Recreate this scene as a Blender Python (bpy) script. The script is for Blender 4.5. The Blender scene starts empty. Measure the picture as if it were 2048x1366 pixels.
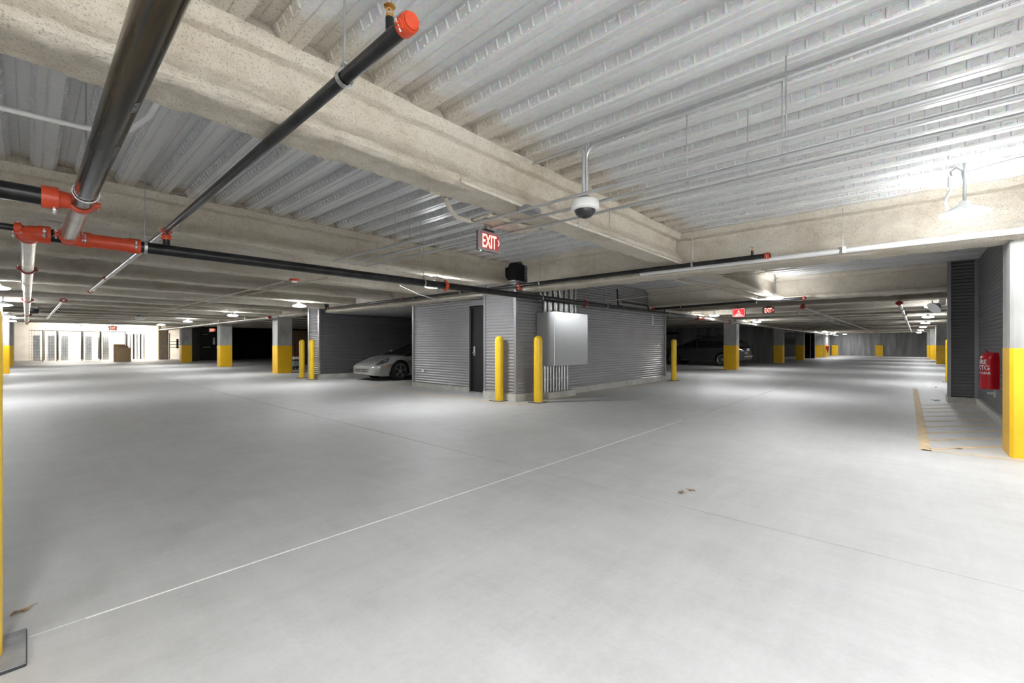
import bpy, bmesh, math, random
from mathutils import Vector, Matrix, noise
R = math.radians
random.seed(7)
C = bpy.context.scene.collection
sc = bpy.context.scene
# ------------------------------------------------------------------ camera, world, exposure
cam = bpy.data.cameras.new('camera'); cam.sensor_width = 36.0; cam.lens = 878.0 / 2048 * 36.0
cam.shift_y = 6.6 / 2048; cam.clip_start = 0.05; cam.clip_end = 300
cam_o = bpy.data.objects.new('camera', cam); C.objects.link(cam_o)
cam_o.location = (0, 0, 1.2); cam_o.rotation_euler = (R(90), 0, R(42.2 - 90))
sc.camera = cam_o
w = bpy.data.worlds.new('world'); sc.world = w; w.use_nodes = True
w.node_tree.nodes['Background'].inputs[0].default_value = (0.8, 0.85, 0.9, 1)
w.node_tree.nodes['Background'].inputs[1].default_value = 0.25
sc.view_settings.view_transform = 'Standard'; sc.view_settings.look = 'None'
sc.view_settings.exposure = 3.35; sc.view_settings.gamma = 1.0
sc.view_settings.use_curve_mapping = False
sc.cycles.max_bounces = 5; sc.cycles.diffuse_bounces = 4; sc.cycles.glossy_bounces = 2; sc.cycles.transmission_bounces = 2
sc.cycles.use_adaptive_sampling = True; sc.cycles.adaptive_threshold = 0.012
sc.cycles.caustics_reflective = False; sc.cycles.caustics_refractive = False
LAMP = 24.0        # radiance of the garage lamp lenses
STRIP = 36.0       # radiance of the storage-room strip lights

# ------------------------------------------------------------------ materials
def nt(name):
    m = bpy.data.materials.new(name); m.use_nodes = True
    t = m.node_tree; b = t.nodes['Principled BSDF']
    return m, t, b
def N(t, kind, **kw):
    n = t.nodes.new(kind)
    for k, v in kw.items():
        if k.startswith('i_'):
            key = k[2:]; key = int(key) if key.isdigit() else key.replace('_', ' ')
            n.inputs[key].default_value = v
        else: setattr(n, k, v)
    return n
def L(t, a, b): t.links.new(a, b)
def ramp(t, src, stops):
    r = t.nodes.new('ShaderNodeValToRGB'); cr = r.color_ramp
    while len(cr.elements) < len(stops): cr.elements.new(0.5)
    for e, (p, c) in zip(cr.elements, stops):
        e.position = p; e.color = (c[0], c[1], c[2], 1) if hasattr(c, '__len__') else (c, c, c, 1)
    L(t, src, r.inputs[0]); return r
def coords(t, scale=(1, 1, 1), kind='Object'):
    tc = t.nodes.new('ShaderNodeTexCoord'); mp = t.nodes.new('ShaderNodeMapping')
    mp.inputs['Scale'].default_value = scale
    L(t, tc.outputs[kind], mp.inputs[0]); return mp.outputs[0]
def noise_n(t, vec, scale, detail=4, rough=0.55):
    n = N(t, 'ShaderNodeTexNoise', i_Scale=scale, i_Detail=detail, i_Roughness=rough)
    L(t, vec, n.inputs['Vector']); return n.outputs['Fac']
def mat(name, col, rough=0.5, metal=0.0, var=0.12, vs=3.0, bump=0.0, bs=60.0, stretch=(1, 1, 1), spec=None):
    m, t, b = nt(name)
    v = coords(t, stretch)
    f = noise_n(t, v, vs)
    lo = [c * (1 - var) for c in col]; hi = [min(1, c * (1 + var)) for c in col]
    r = ramp(t, f, [(0.3, lo), (0.7, hi)])
    L(t, r.outputs[0], b.inputs['Base Color'])
    b.inputs['Roughness'].default_value = rough; b.inputs['Metallic'].default_value = metal
    if spec is not None: b.inputs['Specular IOR Level'].default_value = spec
    if bump:
        f2 = noise_n(t, v, bs, 3)
        bn = N(t, 'ShaderNodeBump', i_Strength=bump, i_Distance=0.02)
        L(t, f2, bn.inputs['Height']); L(t, bn.outputs[0], b.inputs['Normal'])
    return m
def glow(name, col, s, base=(0.9, 0.9, 0.9)):
    m, t, b = nt(name)
    b.inputs['Base Color'].default_value = (*base, 1)
    b.inputs['Emission Color'].default_value = (*col, 1); b.inputs['Emission Strength'].default_value = s
    b.inputs['Roughness'].default_value = 0.4
    return m
M = {}
def floor_mat():
    m, t, b = nt('polished_concrete_floor')
    v = coords(t)
    big = noise_n(t, v, 0.45, 3, 0.6); mid = noise_n(t, v, 3.0, 4, 0.65)
    st = noise_n(t, coords(t, (0.6, 5, 1)), 2.2, 3, 0.6); st2 = noise_n(t, coords(t, (5, 0.6, 1)), 2.0, 3, 0.6)
    fine = noise_n(t, v, 40, 2)
    def mx(a, bb, fac):
        n = N(t, 'ShaderNodeMix', data_type='FLOAT', i_0=fac); L(t, a, n.inputs[2]); L(t, bb, n.inputs[3]); return n.outputs[0]
    a = mx(big, mid, 0.45); s2 = mx(st, st2, 0.5); a = mx(a, s2, 0.35); a = mx(a, fine, 0.12)
    r = ramp(t, a, [(0.32, (0.36, 0.359, 0.352)), (0.5, (0.46, 0.46, 0.453)), (0.68, (0.55, 0.55, 0.543))])
    # pale scuff specks and dark flecks
    vo = N(t, 'ShaderNodeTexVoronoi', i_Scale=2.3); L(t, v, vo.inputs['Vector'])
    sp = ramp(t, vo.outputs['Distance'], [(0.0, 1.0), (0.022, 0.0)])
    mixc = N(t, 'ShaderNodeMix', data_type='RGBA'); L(t, r.outputs[0], mixc.inputs[6]); mixc.inputs[7].default_value = (0.2, 0.19, 0.18, 1)
    k = N(t, 'ShaderNodeMath', operation='MULTIPLY', i_1=0.6); L(t, sp.outputs[0], k.inputs[0]); L(t, k.outputs[0], mixc.inputs[0])
    vo2 = N(t, 'ShaderNodeTexVoronoi', i_Scale=1.7); L(t, coords(t, (1, 1.6, 1)), vo2.inputs['Vector'])
    sp2 = ramp(t, vo2.outputs['Distance'], [(0.0, 1.0), (0.03, 0.0)])
    mix2 = N(t, 'ShaderNodeMix', data_type='RGBA'); L(t, mixc.outputs[2], mix2.inputs[6]); mix2.inputs[7].default_value = (0.72, 0.72, 0.72, 1)
    k2 = N(t, 'ShaderNodeMath', operation='MULTIPLY', i_1=0.5); L(t, sp2.outputs[0], k2.inputs[0]); L(t, k2.outputs[0], mix2.inputs[0])
    L(t, mix2.outputs[2], b.inputs['Base Color'])
    rr = ramp(t, a, [(0.3, 0.5), (0.7, 0.68)]); L(t, rr.outputs[0], b.inputs['Roughness'])
    bn = N(t, 'ShaderNodeBump', i_Strength=0.12, i_Distance=0.01); L(t, fine, bn.inputs['Height']); L(t, bn.outputs[0], b.inputs['Normal'])
    return m
def fire_mat():
    m, t, b = nt('sprayed_fireproofing')
    v = coords(t)
    big = noise_n(t, v, 1.3, 2); mid = noise_n(t, v, 9, 3, 0.6); fine = noise_n(t, v, 85, 3, 0.7)
    n = N(t, 'ShaderNodeMix', data_type='FLOAT', i_0=0.35); L(t, big, n.inputs[2]); L(t, mid, n.inputs[3])
    r = ramp(t, n.outputs[0], [(0.32, (0.60, 0.535, 0.435)), (0.5, (0.735, 0.68, 0.585)), (0.68, (0.79, 0.745, 0.665))])
    sp = ramp(t, fine, [(0.30, 0.42), (0.46, 1.0)])
    mm = N(t, 'ShaderNodeMix', data_type='RGBA', blend_type='MULTIPLY'); mm.inputs[0].default_value = 0.8
    L(t, r.outputs[0], mm.inputs[6]); L(t, sp.outputs[0], mm.inputs[7]); L(t, mm.outputs[2], b.inputs['Base Color'])
    b.inputs['Roughness'].default_value = 0.95; b.inputs['Specular IOR Level'].default_value = 0.1
    a = N(t, 'ShaderNodeMath', operation='MULTIPLY_ADD', i_1=0.6); L(t, fine, a.inputs[0]); L(t, mid, a.inputs[2])
    bn = N(t, 'ShaderNodeBump', i_Strength=0.9, i_Distance=0.025); L(t, a.outputs[0], bn.inputs['Height']); L(t, bn.outputs[0], b.inputs['Normal'])
    return m
def deck_mat(name, oy, ox, base=(0.75, 0.755, 0.76)):
    """galvanised deck with beige overspray where the fireproofed beams at Y in oy / X in ox touch it"""
    m, t, b = nt(name)
    g = t.nodes.new('ShaderNodeNewGeometry'); s = t.nodes.new('ShaderNodeSeparateXYZ'); L(t, g.outputs['Position'], s.inputs[0])
    v = g.outputs['Position']
    nz = noise_n(t, v, 3.2, 5, 0.65); span = N(t, 'ShaderNodeTexVoronoi', i_Scale=55); L(t, v, span.inputs['Vector'])
    big = noise_n(t, coords(t, (3, 0.4, 1)), 1.0, 3)
    cur = None
    for ax, vals in ((1, oy), (0, ox)):
        for y in vals:
            d = N(t, 'ShaderNodeMath', operation='SUBTRACT', i_1=y); L(t, s.outputs[ax], d.inputs[0])
            a = N(t, 'ShaderNodeMath', operation='ABSOLUTE'); L(t, d.outputs[0], a.inputs[0])
            if cur is None: cur = a.outputs[0]
            else:
                q = N(t, 'ShaderNodeMath', operation='MINIMUM'); L(t, cur, q.inputs[0]); L(t, a.outputs[0], q.inputs[1]); cur = q.outputs[0]
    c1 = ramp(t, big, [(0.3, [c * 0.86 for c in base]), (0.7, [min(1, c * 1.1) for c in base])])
    c2 = N(t, 'ShaderNodeMix', data_type='RGBA', blend_type='MULTIPLY'); c2.inputs[0].default_value = 0.12
    L(t, c1.outputs[0], c2.inputs[6]); L(t, span.outputs['Color'], c2.inputs[7])
    out = c2.outputs[2]
    if cur is not None:
        k = N(t, 'ShaderNodeMath', operation='MULTIPLY_ADD', i_1=-0.95, i_2=0.475); L(t, nz, k.inputs[0])
        a = N(t, 'ShaderNodeMath', operation='ADD'); L(t, cur, a.inputs[0]); L(t, k.outputs[0], a.inputs[1])
        mk = ramp(t, a.outputs[0], [(0.22, 1.0), (0.46, 0.0)])
        fi = noise_n(t, v, 60, 4, 0.7); sc_ = ramp(t, fi, [(0.30, (0.30, 0.26, 0.21)), (0.45, (0.64, 0.59, 0.51))])
        cm = N(t, 'ShaderNodeMix', data_type='RGBA'); L(t, mk.outputs[0], cm.inputs[0]); L(t, out, cm.inputs[6]); L(t, sc_.outputs[0], cm.inputs[7])
        out = cm.outputs[2]
        me = N(t, 'ShaderNodeMath', operation='MULTIPLY_ADD', i_1=-0.25, i_2=0.25); L(t, mk.outputs[0], me.inputs[0]); L(t, me.outputs[0], b.inputs['Metallic'])
        ro = N(t, 'ShaderNodeMath', operation='MULTIPLY_ADD', i_1=0.5, i_2=0.42); L(t, mk.outputs[0], ro.inputs[0]); L(t, ro.outputs[0], b.inputs['Roughness'])
        hb = N(t, 'ShaderNodeMath', operation='MULTIPLY'); L(t, fi, hb.inputs[0]); L(t, mk.outputs[0], hb.inputs[1])
        bn = N(t, 'ShaderNodeBump', i_Strength=0.8, i_Distance=0.015); L(t, hb.outputs[0], bn.inputs['Height']); L(t, bn.outputs[0], b.inputs['Normal'])
    else:
        b.inputs['Metallic'].default_value = 0.42; b.inputs['Roughness'].default_value = 0.42
    L(t, out, b.inputs['Base Color'])
    return m
M['floor'] = floor_mat(); M['fire'] = fire_mat()
M['deck'] = deck_mat('galvanised_deck', (2.67, 6.5), (7.15, 13.3))
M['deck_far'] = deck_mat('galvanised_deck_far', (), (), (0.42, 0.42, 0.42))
M['dark'] = mat('dark_void', (0.012, 0.012, 0.013), 0.9, 0, 0.1)
M['joint'] = mat('joint_dark', (0.03, 0.03, 0.03), 0.9)
M['sealant'] = mat('white_joint_sealant', (0.80, 0.79, 0.75), 0.6, 0, 0.06, 8)
M['conc'] = mat('cast_concrete', (0.40, 0.395, 0.38), 0.85, 0, 0.28, 2.2, 0.25, 30, (1, 1, 0.35))
M['conc_wall'] = mat('board_formed_concrete', (0.27, 0.27, 0.27), 0.85, 0, 0.35, 2.0, 0.2, 20, (1.6, 1.6, 0.18))
M['conc_tan'] = mat('tan_concrete', (0.52, 0.44, 0.33), 0.85, 0, 0.22, 3, 0.25, 30)
M['curb'] = mat('curb_concrete', (0.44, 0.43, 0.40), 0.85, 0, 0.2, 4, 0.25, 40)
M['yellow'] = mat('yellow_paint', (0.86, 0.50, 0.012), 0.42, 0, 0.06, 3, 0.08, 40)
M['bollard'] = mat('yellow_plastic_sleeve', (0.88, 0.56, 0.02), 0.32, 0, 0.05, 4)
M['plate'] = mat('grey_base_plate', (0.27, 0.275, 0.29), 0.55, 0.3, 0.25, 9, 0.2, 40)
M['black_edge'] = mat('black_plate_edge', (0.025, 0.025, 0.027), 0.6)
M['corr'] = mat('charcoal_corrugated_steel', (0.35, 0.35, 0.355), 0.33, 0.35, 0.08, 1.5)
M['corr_dark'] = mat('dark_and_shaded_corrugated_steel', (0.15, 0.15, 0.156), 0.35, 0.35, 0.08, 1.5)  # own darker steel on the right walls; on the recess wall it stands for shade
M['corr_trim'] = mat('charcoal_trim_steel', (0.30, 0.30, 0.31), 0.42, 0.3, 0.06)
M['pipe'] = mat('black_steel_pipe', (0.022, 0.022, 0.023), 0.3, 0.35, 0.6, 6, 0.05, 50)
def mill_pipe():
    m, t, b = nt('mill_scale_pipe'); v = coords(t)
    f = noise_n(t, coords(t, (14, 0.5, 14)), 1.0, 4); r = ramp(t, f, [(0.42, (0.016, 0.016, 0.016)), (0.55, (0.075, 0.05, 0.022)), (0.62, (0.035, 0.034, 0.032))])
    L(t, r.outputs[0], b.inputs['Base Color']); b.inputs['Metallic'].default_value = 0.4
    f2 = noise_n(t, coords(t, (12, 0.9, 12)), 1.0, 5); rr = ramp(t, f2, [(0.35, 0.12), (0.7, 0.38)]); L(t, rr.outputs[0], b.inputs['Roughness'])
    return m
M['mill'] = mill_pipe()
M['galv'] = mat('galvanised_steel', (0.56, 0.57, 0.58), 0.3, 0.85, 0.15, 6)
M['galv_box'] = mat('brushed_galvanised_sheet', (0.50, 0.51, 0.52), 0.29, 0.75, 0.06, 14, 0.0, 60, (1, 1, 6))
M['galv_pipe'] = mat('galvanised_pipe', (0.52, 0.50, 0.46), 0.28, 0.8, 0.2, 5)
M['grey_pipe'] = mat('grey_steel_pipe', (0.22, 0.22, 0.22), 0.3, 0.6, 0.15)
M['stencil'] = mat('faded_stencil', (0.30, 0.30, 0.29), 0.7, 0, 0.4, 90)
M['conduit'] = mat('electrical_conduit', (0.58, 0.59, 0.60), 0.35, 0.7, 0.08, 5)
M['white_pipe'] = mat('white_painted_pipe', (0.72, 0.72, 0.72), 0.4, 0, 0.06)
M['spray_conduit'] = mat('overspray_conduit', (0.60, 0.55, 0.47), 0.8, 0, 0.15, 20, 0.3, 90)
M['red'] = mat('red_orange_fitting', (0.62, 0.068, 0.022), 0.38, 0, 0.14, 8, 0.1, 50)
M['red_dark'] = mat('dark_red_fitting', (0.35, 0.03, 0.02), 0.45, 0, 0.12, 8)
M['bolt'] = mat('zinc_bolt', (0.65, 0.66, 0.66), 0.3, 0.9, 0.1)
M['brass'] = mat('brass_sprinkler', (0.75, 0.42, 0.15), 0.28, 0.9, 0.1)
M['white'] = mat('white_plastic', (0.82, 0.82, 0.81), 0.4, 0, 0.03)
M['smoke'] = mat('smoked_dome', (0.03, 0.03, 0.033), 0.08, 0, 0.1)
M['blk'] = mat('black_painted_steel', (0.014, 0.014, 0.015), 0.4, 0.1, 0.1)
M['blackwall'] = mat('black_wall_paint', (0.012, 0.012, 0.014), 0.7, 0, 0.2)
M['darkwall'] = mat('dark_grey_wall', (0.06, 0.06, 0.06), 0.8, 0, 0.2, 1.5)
M['whitewall'] = mat('white_painted_wall', (0.78, 0.74, 0.68), 0.8, 0, 0.08, 2)
M['drywall'] = mat('grey_soffit_board', (0.42, 0.42, 0.42), 0.8, 0, 0.04)
M['tarmac_line'] = mat('pale_yellow_floor_paint', (0.62, 0.48, 0.30), 0.75, 0, 0.16, 9, 0.1, 60)
M['cardboard'] = mat('brown_cardboard', (0.32, 0.22, 0.12), 0.85, 0, 0.12, 6)
M['wood'] = mat('brown_plywood', (0.16, 0.10, 0.055), 0.7, 0, 0.25, 2, 0.1, 20, (6, 6, 0.6))
M['lens'] = glow('lamp_lens', (0.965, 0.985, 1.0), LAMP); M['lens_boost'] = glow('lamp_lens_boosted_fill', (0.965, 0.985, 1.0), 38.0)  # second lens is boosted fill light for unseen lamps behind the camera
M['strip'] = glow('strip_light_tube', (1.0, 0.93, 0.82), STRIP)
M['led_red'] = glow('exit_letter_glow', (1.0, 0.42, 0.33), 0.21, (0.5, 0.1, 0.1))
M['red_face'] = glow('exit_face_red', (0.75, 0.035, 0.05), 0.036, (0.20, 0.03, 0.04))
M['sign_red'] = glow('lit_red_sign', (0.9, 0.06, 0.06), 0.1, (0.4, 0.05, 0.05))
M['sign_white'] = glow('lit_white_print', (1.0, 0.85, 0.85), 0.16, (0.6,0.5,0.5))
M['green_led'] = glow('green_led', (0.1, 1.0, 0.3), 1.0)
M['clear'] = mat('clear_acrylic_plate', (0.27, 0.21, 0.225), 0.15, 0, 0.1)
M['vinyl'] = mat('red_vinyl_cover', (0.50, 0.008, 0.018), 0.35, 0, 0.15, 5, 0.15, 18)
M['print'] = mat('white_print', (0.85, 0.85, 0.85), 0.6, 0, 0.02)
M['silver'] = mat('silver_car_paint', (0.38, 0.375, 0.36), 0.24, 0.45, 0.03, 2)
M['suv'] = mat('charcoal_car_paint', (0.055, 0.056, 0.058), 0.25, 0.4, 0.05, 2)
M['glass'] = mat('dark_car_glass', (0.008, 0.008, 0.009), 0.06, 0, 0.1)
M['tyre'] = mat('tyre_rubber', (0.012, 0.012, 0.012), 0.75, 0, 0.2, 10)
M['alloy'] = mat('alloy_wheel', (0.60, 0.60, 0.60), 0.25, 0.85, 0.05)
M['amber'] = mat('amber_lens', (0.75, 0.22, 0.02), 0.25, 0, 0.05)
M['lampglass'] = mat('headlamp_glass', (0.10, 0.10, 0.105), 0.1, 0.5, 0.3, 10)
M['taillamp'] = mat('tail_lamp', (0.62, 0.55, 0.55), 0.2, 0.3, 0.3, 12)
M['leaf'] = mat('dry_leaf', (0.24, 0.16, 0.085), 0.8, 0, 0.4, 60)
M['teal'] = mat('teal_plastic', (0.25, 0.33, 0.33), 0.5, 0, 0.1)
M['wire'] = mat('cage_wire', (0.22, 0.22, 0.21), 0.45, 0.6, 0.1)

# ------------------------------------------------------------------ mesh builder
class MB:
    def __init__(s): s.v = []; s.f = []
    def add(s, vs, fs):
        o = len(s.v); s.v += [tuple(p) for p in vs]; s.f += [tuple(i + o for i in q) for q in fs]; return s
    def box(s, x0, x1, y0, y1, z0, z1, ch=0.0):
        if ch <= 0:
            return s.add([(x0, y0, z0), (x1, y0, z0), (x1, y1, z0), (x0, y1, z0), (x0, y0, z1), (x1, y0, z1), (x1, y1, z1), (x0, y1, z1)],
                         [(0, 3, 2, 1), (4, 5, 6, 7), (0, 1, 5, 4), (1, 2, 6, 5), (2, 3, 7, 6), (3, 0, 4, 7)])
        c = ch; ring = lambda z, i: [(x0 + c + i, y0 + i, z), (x1 - c - i, y0 + i, z), (x1 - i, y0 + c + i, z), (x1 - i, y1 - c - i, z), (x1 - c - i, y1 - i, z), (x0 + c + i, y1 - i, z), (x0 + i, y1 - c - i, z), (x0 + i, y0 + c + i, z)]
        vs = ring(z0, 0) + ring(z1, 0); fs = [tuple(range(7, -1, -1)), tuple(range(8, 16))]
        fs += [(i, (i + 1) % 8, 8 + (i + 1) % 8, 8 + i) for i in range(8)]
        return s.add(vs, fs)
    def lathe(s, c, ax, prof, seg=20, ref=None):
        c = Vector(c); a = Vector(ax).normalized()
        e = Vector(ref) if ref else (Vector((0, 0, 1)) if abs(a.z) < 0.9 else Vector((1, 0, 0)))
        e = (e - a * e.dot(a)).normalized(); g = a.cross(e)
        vs = []; fs = []
        for h, r in prof:
            for i in range(seg):
                th = 2 * math.pi * i / seg
                vs.append(c + a * h + (e * math.cos(th) + g * math.sin(th)) * r)
        for k in range(len(prof) - 1):
            for i in range(seg):
                j = (i + 1) % seg; fs.append((k * seg + i, k * seg + j, (k + 1) * seg + j, (k + 1) * seg + i))
        if prof[0][1] > 1e-5: fs.append(tuple(range(seg - 1, -1, -1)))
        if prof[-1][1] > 1e-5: fs.append(tuple((len(prof) - 1) * seg + i for i in range(seg)))
        return s.add(vs, fs)
    def cyl(s, p, q, r, seg=14, r2=None):
        d = Vector(q) - Vector(p); return s.lathe(p, d, [(0, r), (d.length, r2 if r2 is not None else r)], seg)
    def tube(s, pts, r, seg=10):
        P = [Vector(p) for p in pts]; n = len(P); vs = []; fs = []
        t0 = (P[1] - P[0]).normalized(); up = Vector((0, 0, 1)) if abs(t0.z) < 0.9 else Vector((1, 0, 0))
        e = (up - t0 * up.dot(t0)).normalized()
        for k in range(n):
            tv = (P[min(k + 1, n - 1)] - P[max(k - 1, 0)]).normalized()
            e = (e - tv * e.dot(tv)).normalized(); g = tv.cross(e)
            for i in range(seg):
                th = 2 * math.pi * i / seg; vs.append(P[k] + (e * math.cos(th) + g * math.sin(th)) * r)
        for k in range(n - 1):
            for i in range(seg):
                j = (i + 1) % seg; fs.append((k * seg + i, k * seg + j, (k + 1) * seg + j, (k + 1) * seg + i))
        fs += [tuple(range(seg - 1, -1, -1)), tuple((n - 1) * seg + i for i in range(seg))]
        return s.add(vs, fs)
    def grid(s, fn, nu, nv):
        vs = [fn(i / nu, j / nv) for j in range(nv + 1) for i in range(nu + 1)]
        fs = [(j * (nu + 1) + i, j * (nu + 1) + i + 1, (j + 1) * (nu + 1) + i + 1, (j + 1) * (nu + 1) + i) for j in range(nv) for i in range(nu)]
        return s.add(vs, fs)
    def mesh(s, name, smooth=False, ang=35, recalc=True):
        m = bpy.data.meshes.new(name); m.from_pydata(s.v, [], s.f); m.validate()
        if recalc:
            b = bmesh.new(); b.from_mesh(m); bmesh.ops.recalc_face_normals(b, faces=b.faces); b.to_mesh(m); b.free()
        if smooth:
            m.shade_smooth()
            m.set_sharp_from_angle(angle=R(ang))
        return m
    def build(s, name, mt, parent=None, smooth=False, ang=35, loc=None, recalc=True):
        m = s.mesh(name, smooth, ang, recalc); m.materials.append(M[mt] if isinstance(mt, str) else mt)
        o = bpy.data.objects.new(name, m); C.objects.link(o)
        if parent: o.parent = parent
        if loc: o.location = loc
        return o
def obj(name, me, parent=None, loc=(0, 0, 0), rot=(0, 0, 0)):
    o = bpy.data.objects.new(name, me); C.objects.link(o); o.location = loc; o.rotation_euler = rot
    if parent: o.parent = parent
    return o
def empty(name, loc=(0, 0, 0), rz=0):
    o = bpy.data.objects.new(name, None); C.objects.link(o); o.location = loc; o.rotation_euler = (0, 0, rz); o.empty_display_size = 0.1
    return o
def tag(o, label=None, cat=None, group=None, kind=None):
    for k, v in (('label', label), ('category', cat), ('group', group), ('kind', kind)):
        if v: o[k] = v
    return o
def struct(o, label=None): return tag(o, label, kind='structure')
def copy_tree(o, parent=None):
    c = o.copy(); C.objects.link(c); c.parent = parent
    for ch in [x for x in bpy.data.objects if x.parent == o]: copy_tree(ch, c)
    return c
def arc(c, r, a0, a1, u, v, n=8):
    c = Vector(c); u = Vector(u); v = Vector(v)
    return [c + u * (r * math.cos(R(a0 + (a1 - a0) * i / n))) + v * (r * math.sin(R(a0 + (a1 - a0) * i / n))) for i in range(n + 1)]
def text_mesh(body, size, extrude=0.0, xs=1.0, align='LEFT'):
    cu = bpy.data.curves.new('lettering', 'FONT'); cu.body = body; cu.size = size; cu.extrude = extrude; cu.align_x = align; cu.offset = size * 0.02
    o = bpy.data.objects.new('tmp_text', cu); C.objects.link(o)
    bpy.context.view_layer.update()
    me = bpy.data.meshes.new_from_object(o.evaluated_get(bpy.context.evaluated_depsgraph_get()))
    bpy.data.objects.remove(o)
    for v in me.vertices: v.co.x *= xs
    return me

# ------------------------------------------------------------------ floor
JX, JY = 3.26, 2.68     # saw-cut joint along Y at X=JX, white-sealed joint along X at Y=JY
fl = MB().box(-8, 63, -6, 52, -0.30, -0.09).build('floor', 'joint'); struct(fl, 'pale grey concrete garage floor with saw-cut joints')
g = 0.005
for (x0, x1, y0, y1) in ((-8, JX - g, -6, JY - g), (JX + g, 63, -6, JY - g), (-8, JX - g, JY + g, 52), (JX + g, 63, JY + g, 52)):
    MB().box(x0, x1, y0, y1, -0.09, 0.0).build('slab', 'floor', fl)
MB().box(0.17, 6.97, JY - g, JY + g, -0.02, 0.0012).build('joint_sealant', 'sealant', fl)['label'] = 'white sealant line filling the floor joint'
# worn yellow floor lines
def stripe(name, p, q, wd, parent):
    p = Vector(p); q = Vector(q); d = (q - p).normalized(); n = Vector((-d.y, d.x)) * wd / 2
    z = 0.0015
    return MB().add([(*(p - n), z), (*(q - n), z), (*(q + n), z), (*(p + n), z)], [(0, 1, 2, 3)]).build(name, 'tarmac_line', parent)
hz = empty('floor_marking', (7, -0.3, 0)); hz.location = (0, 0, 0); tag(hz, 'pale yellow hatched no-parking marking on floor beside right corrugated wall', 'floor marking')
stripe('border_line', (6.84, -0.13), (16.4, -0.10), 0.10, hz); stripe('border_line', (6.87, -0.1), (6.93, -1.0), 0.06, hz)
for k in range(9):
    x = 6.98 + 0.62 * k; stripe('hatch_line', (x, -0.18), (x + 0.92, -0.96), 0.07, hz)
kz = empty('floor_marking'); tag(kz, 'worn yellow boundary lines on floor around grey corrugated kiosk', 'floor marking')
stripe('border_line', (6.59, 5.80), (15.3, 5.80), 0.09, kz); stripe('border_line', (6.59, 5.76), (6.59, 11.6), 0.09, kz)
for k in range(4): stripe('hatch_line', (6.7 + 0.02 * k, 10.9 + 0.42 * k), (8.4, 10.5 + 0.42 * k), 0.08, kz)

# ------------------------------------------------------------------ ceiling deck
ceil = MB().box(-8, 63, -6, 52, 3.03, 3.25).build('ceiling', 'conc_wall'); struct(ceil, 'galvanised corrugated steel deck ceiling')
ZD = 2.93; PIT = 0.3048
def deck_mesh(name, L_, emboss=True, nfl=3):
    mb = MB(); h = 0.076; bf, wb = 0.125, 0.03
    xs = []
    for k in range(nfl):
        o = k * PIT
        xs += [(o, h), (o + 0.05, h), (o + 0.056, h + 0.006), (o + 0.062, h), (o + 0.12, h), (o + 0.12 + wb, 0), (o + 0.19, 0), (o + 0.2, 0.008), (o + 0.21, 0), (o + 0.12 + wb + bf - 0.0002, 0)]
        xs.append((o + PIT, h))
    xs = sorted(set(xs)); xs[0] = (0.007, h); xs[-1] = (nfl * PIT - 0.007, h)
    ny = max(2, int(L_ / 1.2))
    mb.grid(lambda u, v: (xs[round(u * (len(xs) - 1))][0], v * L_, xs[round(u * (len(xs) - 1))][1]), len(xs) - 1, ny)
    if emboss:
        def bump(p0, du, dv, n, a, b, hgt):   # pillow of half-size a along du, b along dv
            i = 0.55
            vs = [p0 + du * (sx * a) + dv * (sy * b) for sx, sy in ((-1, -1), (1, -1), (1, 1), (-1, 1))]
            vs += [p0 + du * (sx * a * (1 - 0.1)) + dv * (sy * b * i) + n * hgt for sx, sy in ((-1, -1), (1, -1), (1, 1), (-1, 1))]
            mb.add(vs, [(4, 5, 6, 7), (0, 1, 5, 4), (1, 2, 6, 5), (2, 3, 7, 6), (3, 0, 4, 7)])
        Yv = Vector((0, 1, 0))
        for k in range(nfl):
            for x0, z0, x1, z1 in ((0.12, h, 0.15, 0), (0.275, 0, PIT, h)):
                a = Vector((k * PIT + x0, 0, z0)); d = Vector((k * PIT + x1, 0, z1)) - a
                du = d.normalized(); n = Vector((du.z, 0, -du.x)); n = n if n.z < 0 else -n
                for j in range(int(L_ / 0.09)):
                    y = 0.05 + j * 0.09
                    bump(a + d * 0.5 + Yv * y, du, Yv, n, 0.027, 0.007, 0.0085)
                    bump(a + d * 0.24 + Yv * (y + 0.045), Yv, du, n, 0.022, 0.006, 0.007)
                    bump(a + d * 0.78 + Yv * (y + 0.052), Yv, du, n, 0.022, 0.006, 0.007)
    m = mb.mesh(name, False, recalc=False); m.materials.append(M['deck']); return m
dA = deck_mesh('deck_panel', 7.7); dB = deck_mesh('deck_panel', 3.85); dC = deck_mesh('deck_panel', 7.6, True)
for k in range(14):
    obj('deck_panel', dA, ceil, (-5.9 + k * 0.9144, -5.0, ZD)); obj('deck_panel', dB, ceil, (-5.9 + k * 0.9144, 2.7, ZD))
for k in range(7): obj('deck_panel', dC, ceil, (7.05 + k * 0.9144, -1.2, ZD))
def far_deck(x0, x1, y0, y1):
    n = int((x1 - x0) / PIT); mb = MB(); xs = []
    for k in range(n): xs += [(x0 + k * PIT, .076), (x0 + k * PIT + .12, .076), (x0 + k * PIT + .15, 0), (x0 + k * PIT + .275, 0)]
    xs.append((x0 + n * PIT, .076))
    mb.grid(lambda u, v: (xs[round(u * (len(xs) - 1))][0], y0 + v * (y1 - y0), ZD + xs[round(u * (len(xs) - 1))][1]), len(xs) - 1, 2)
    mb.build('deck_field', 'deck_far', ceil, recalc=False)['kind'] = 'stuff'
far_deck(-8, 20, 6.6, 52); far_deck(13.4, 63, -5, 18)

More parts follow.
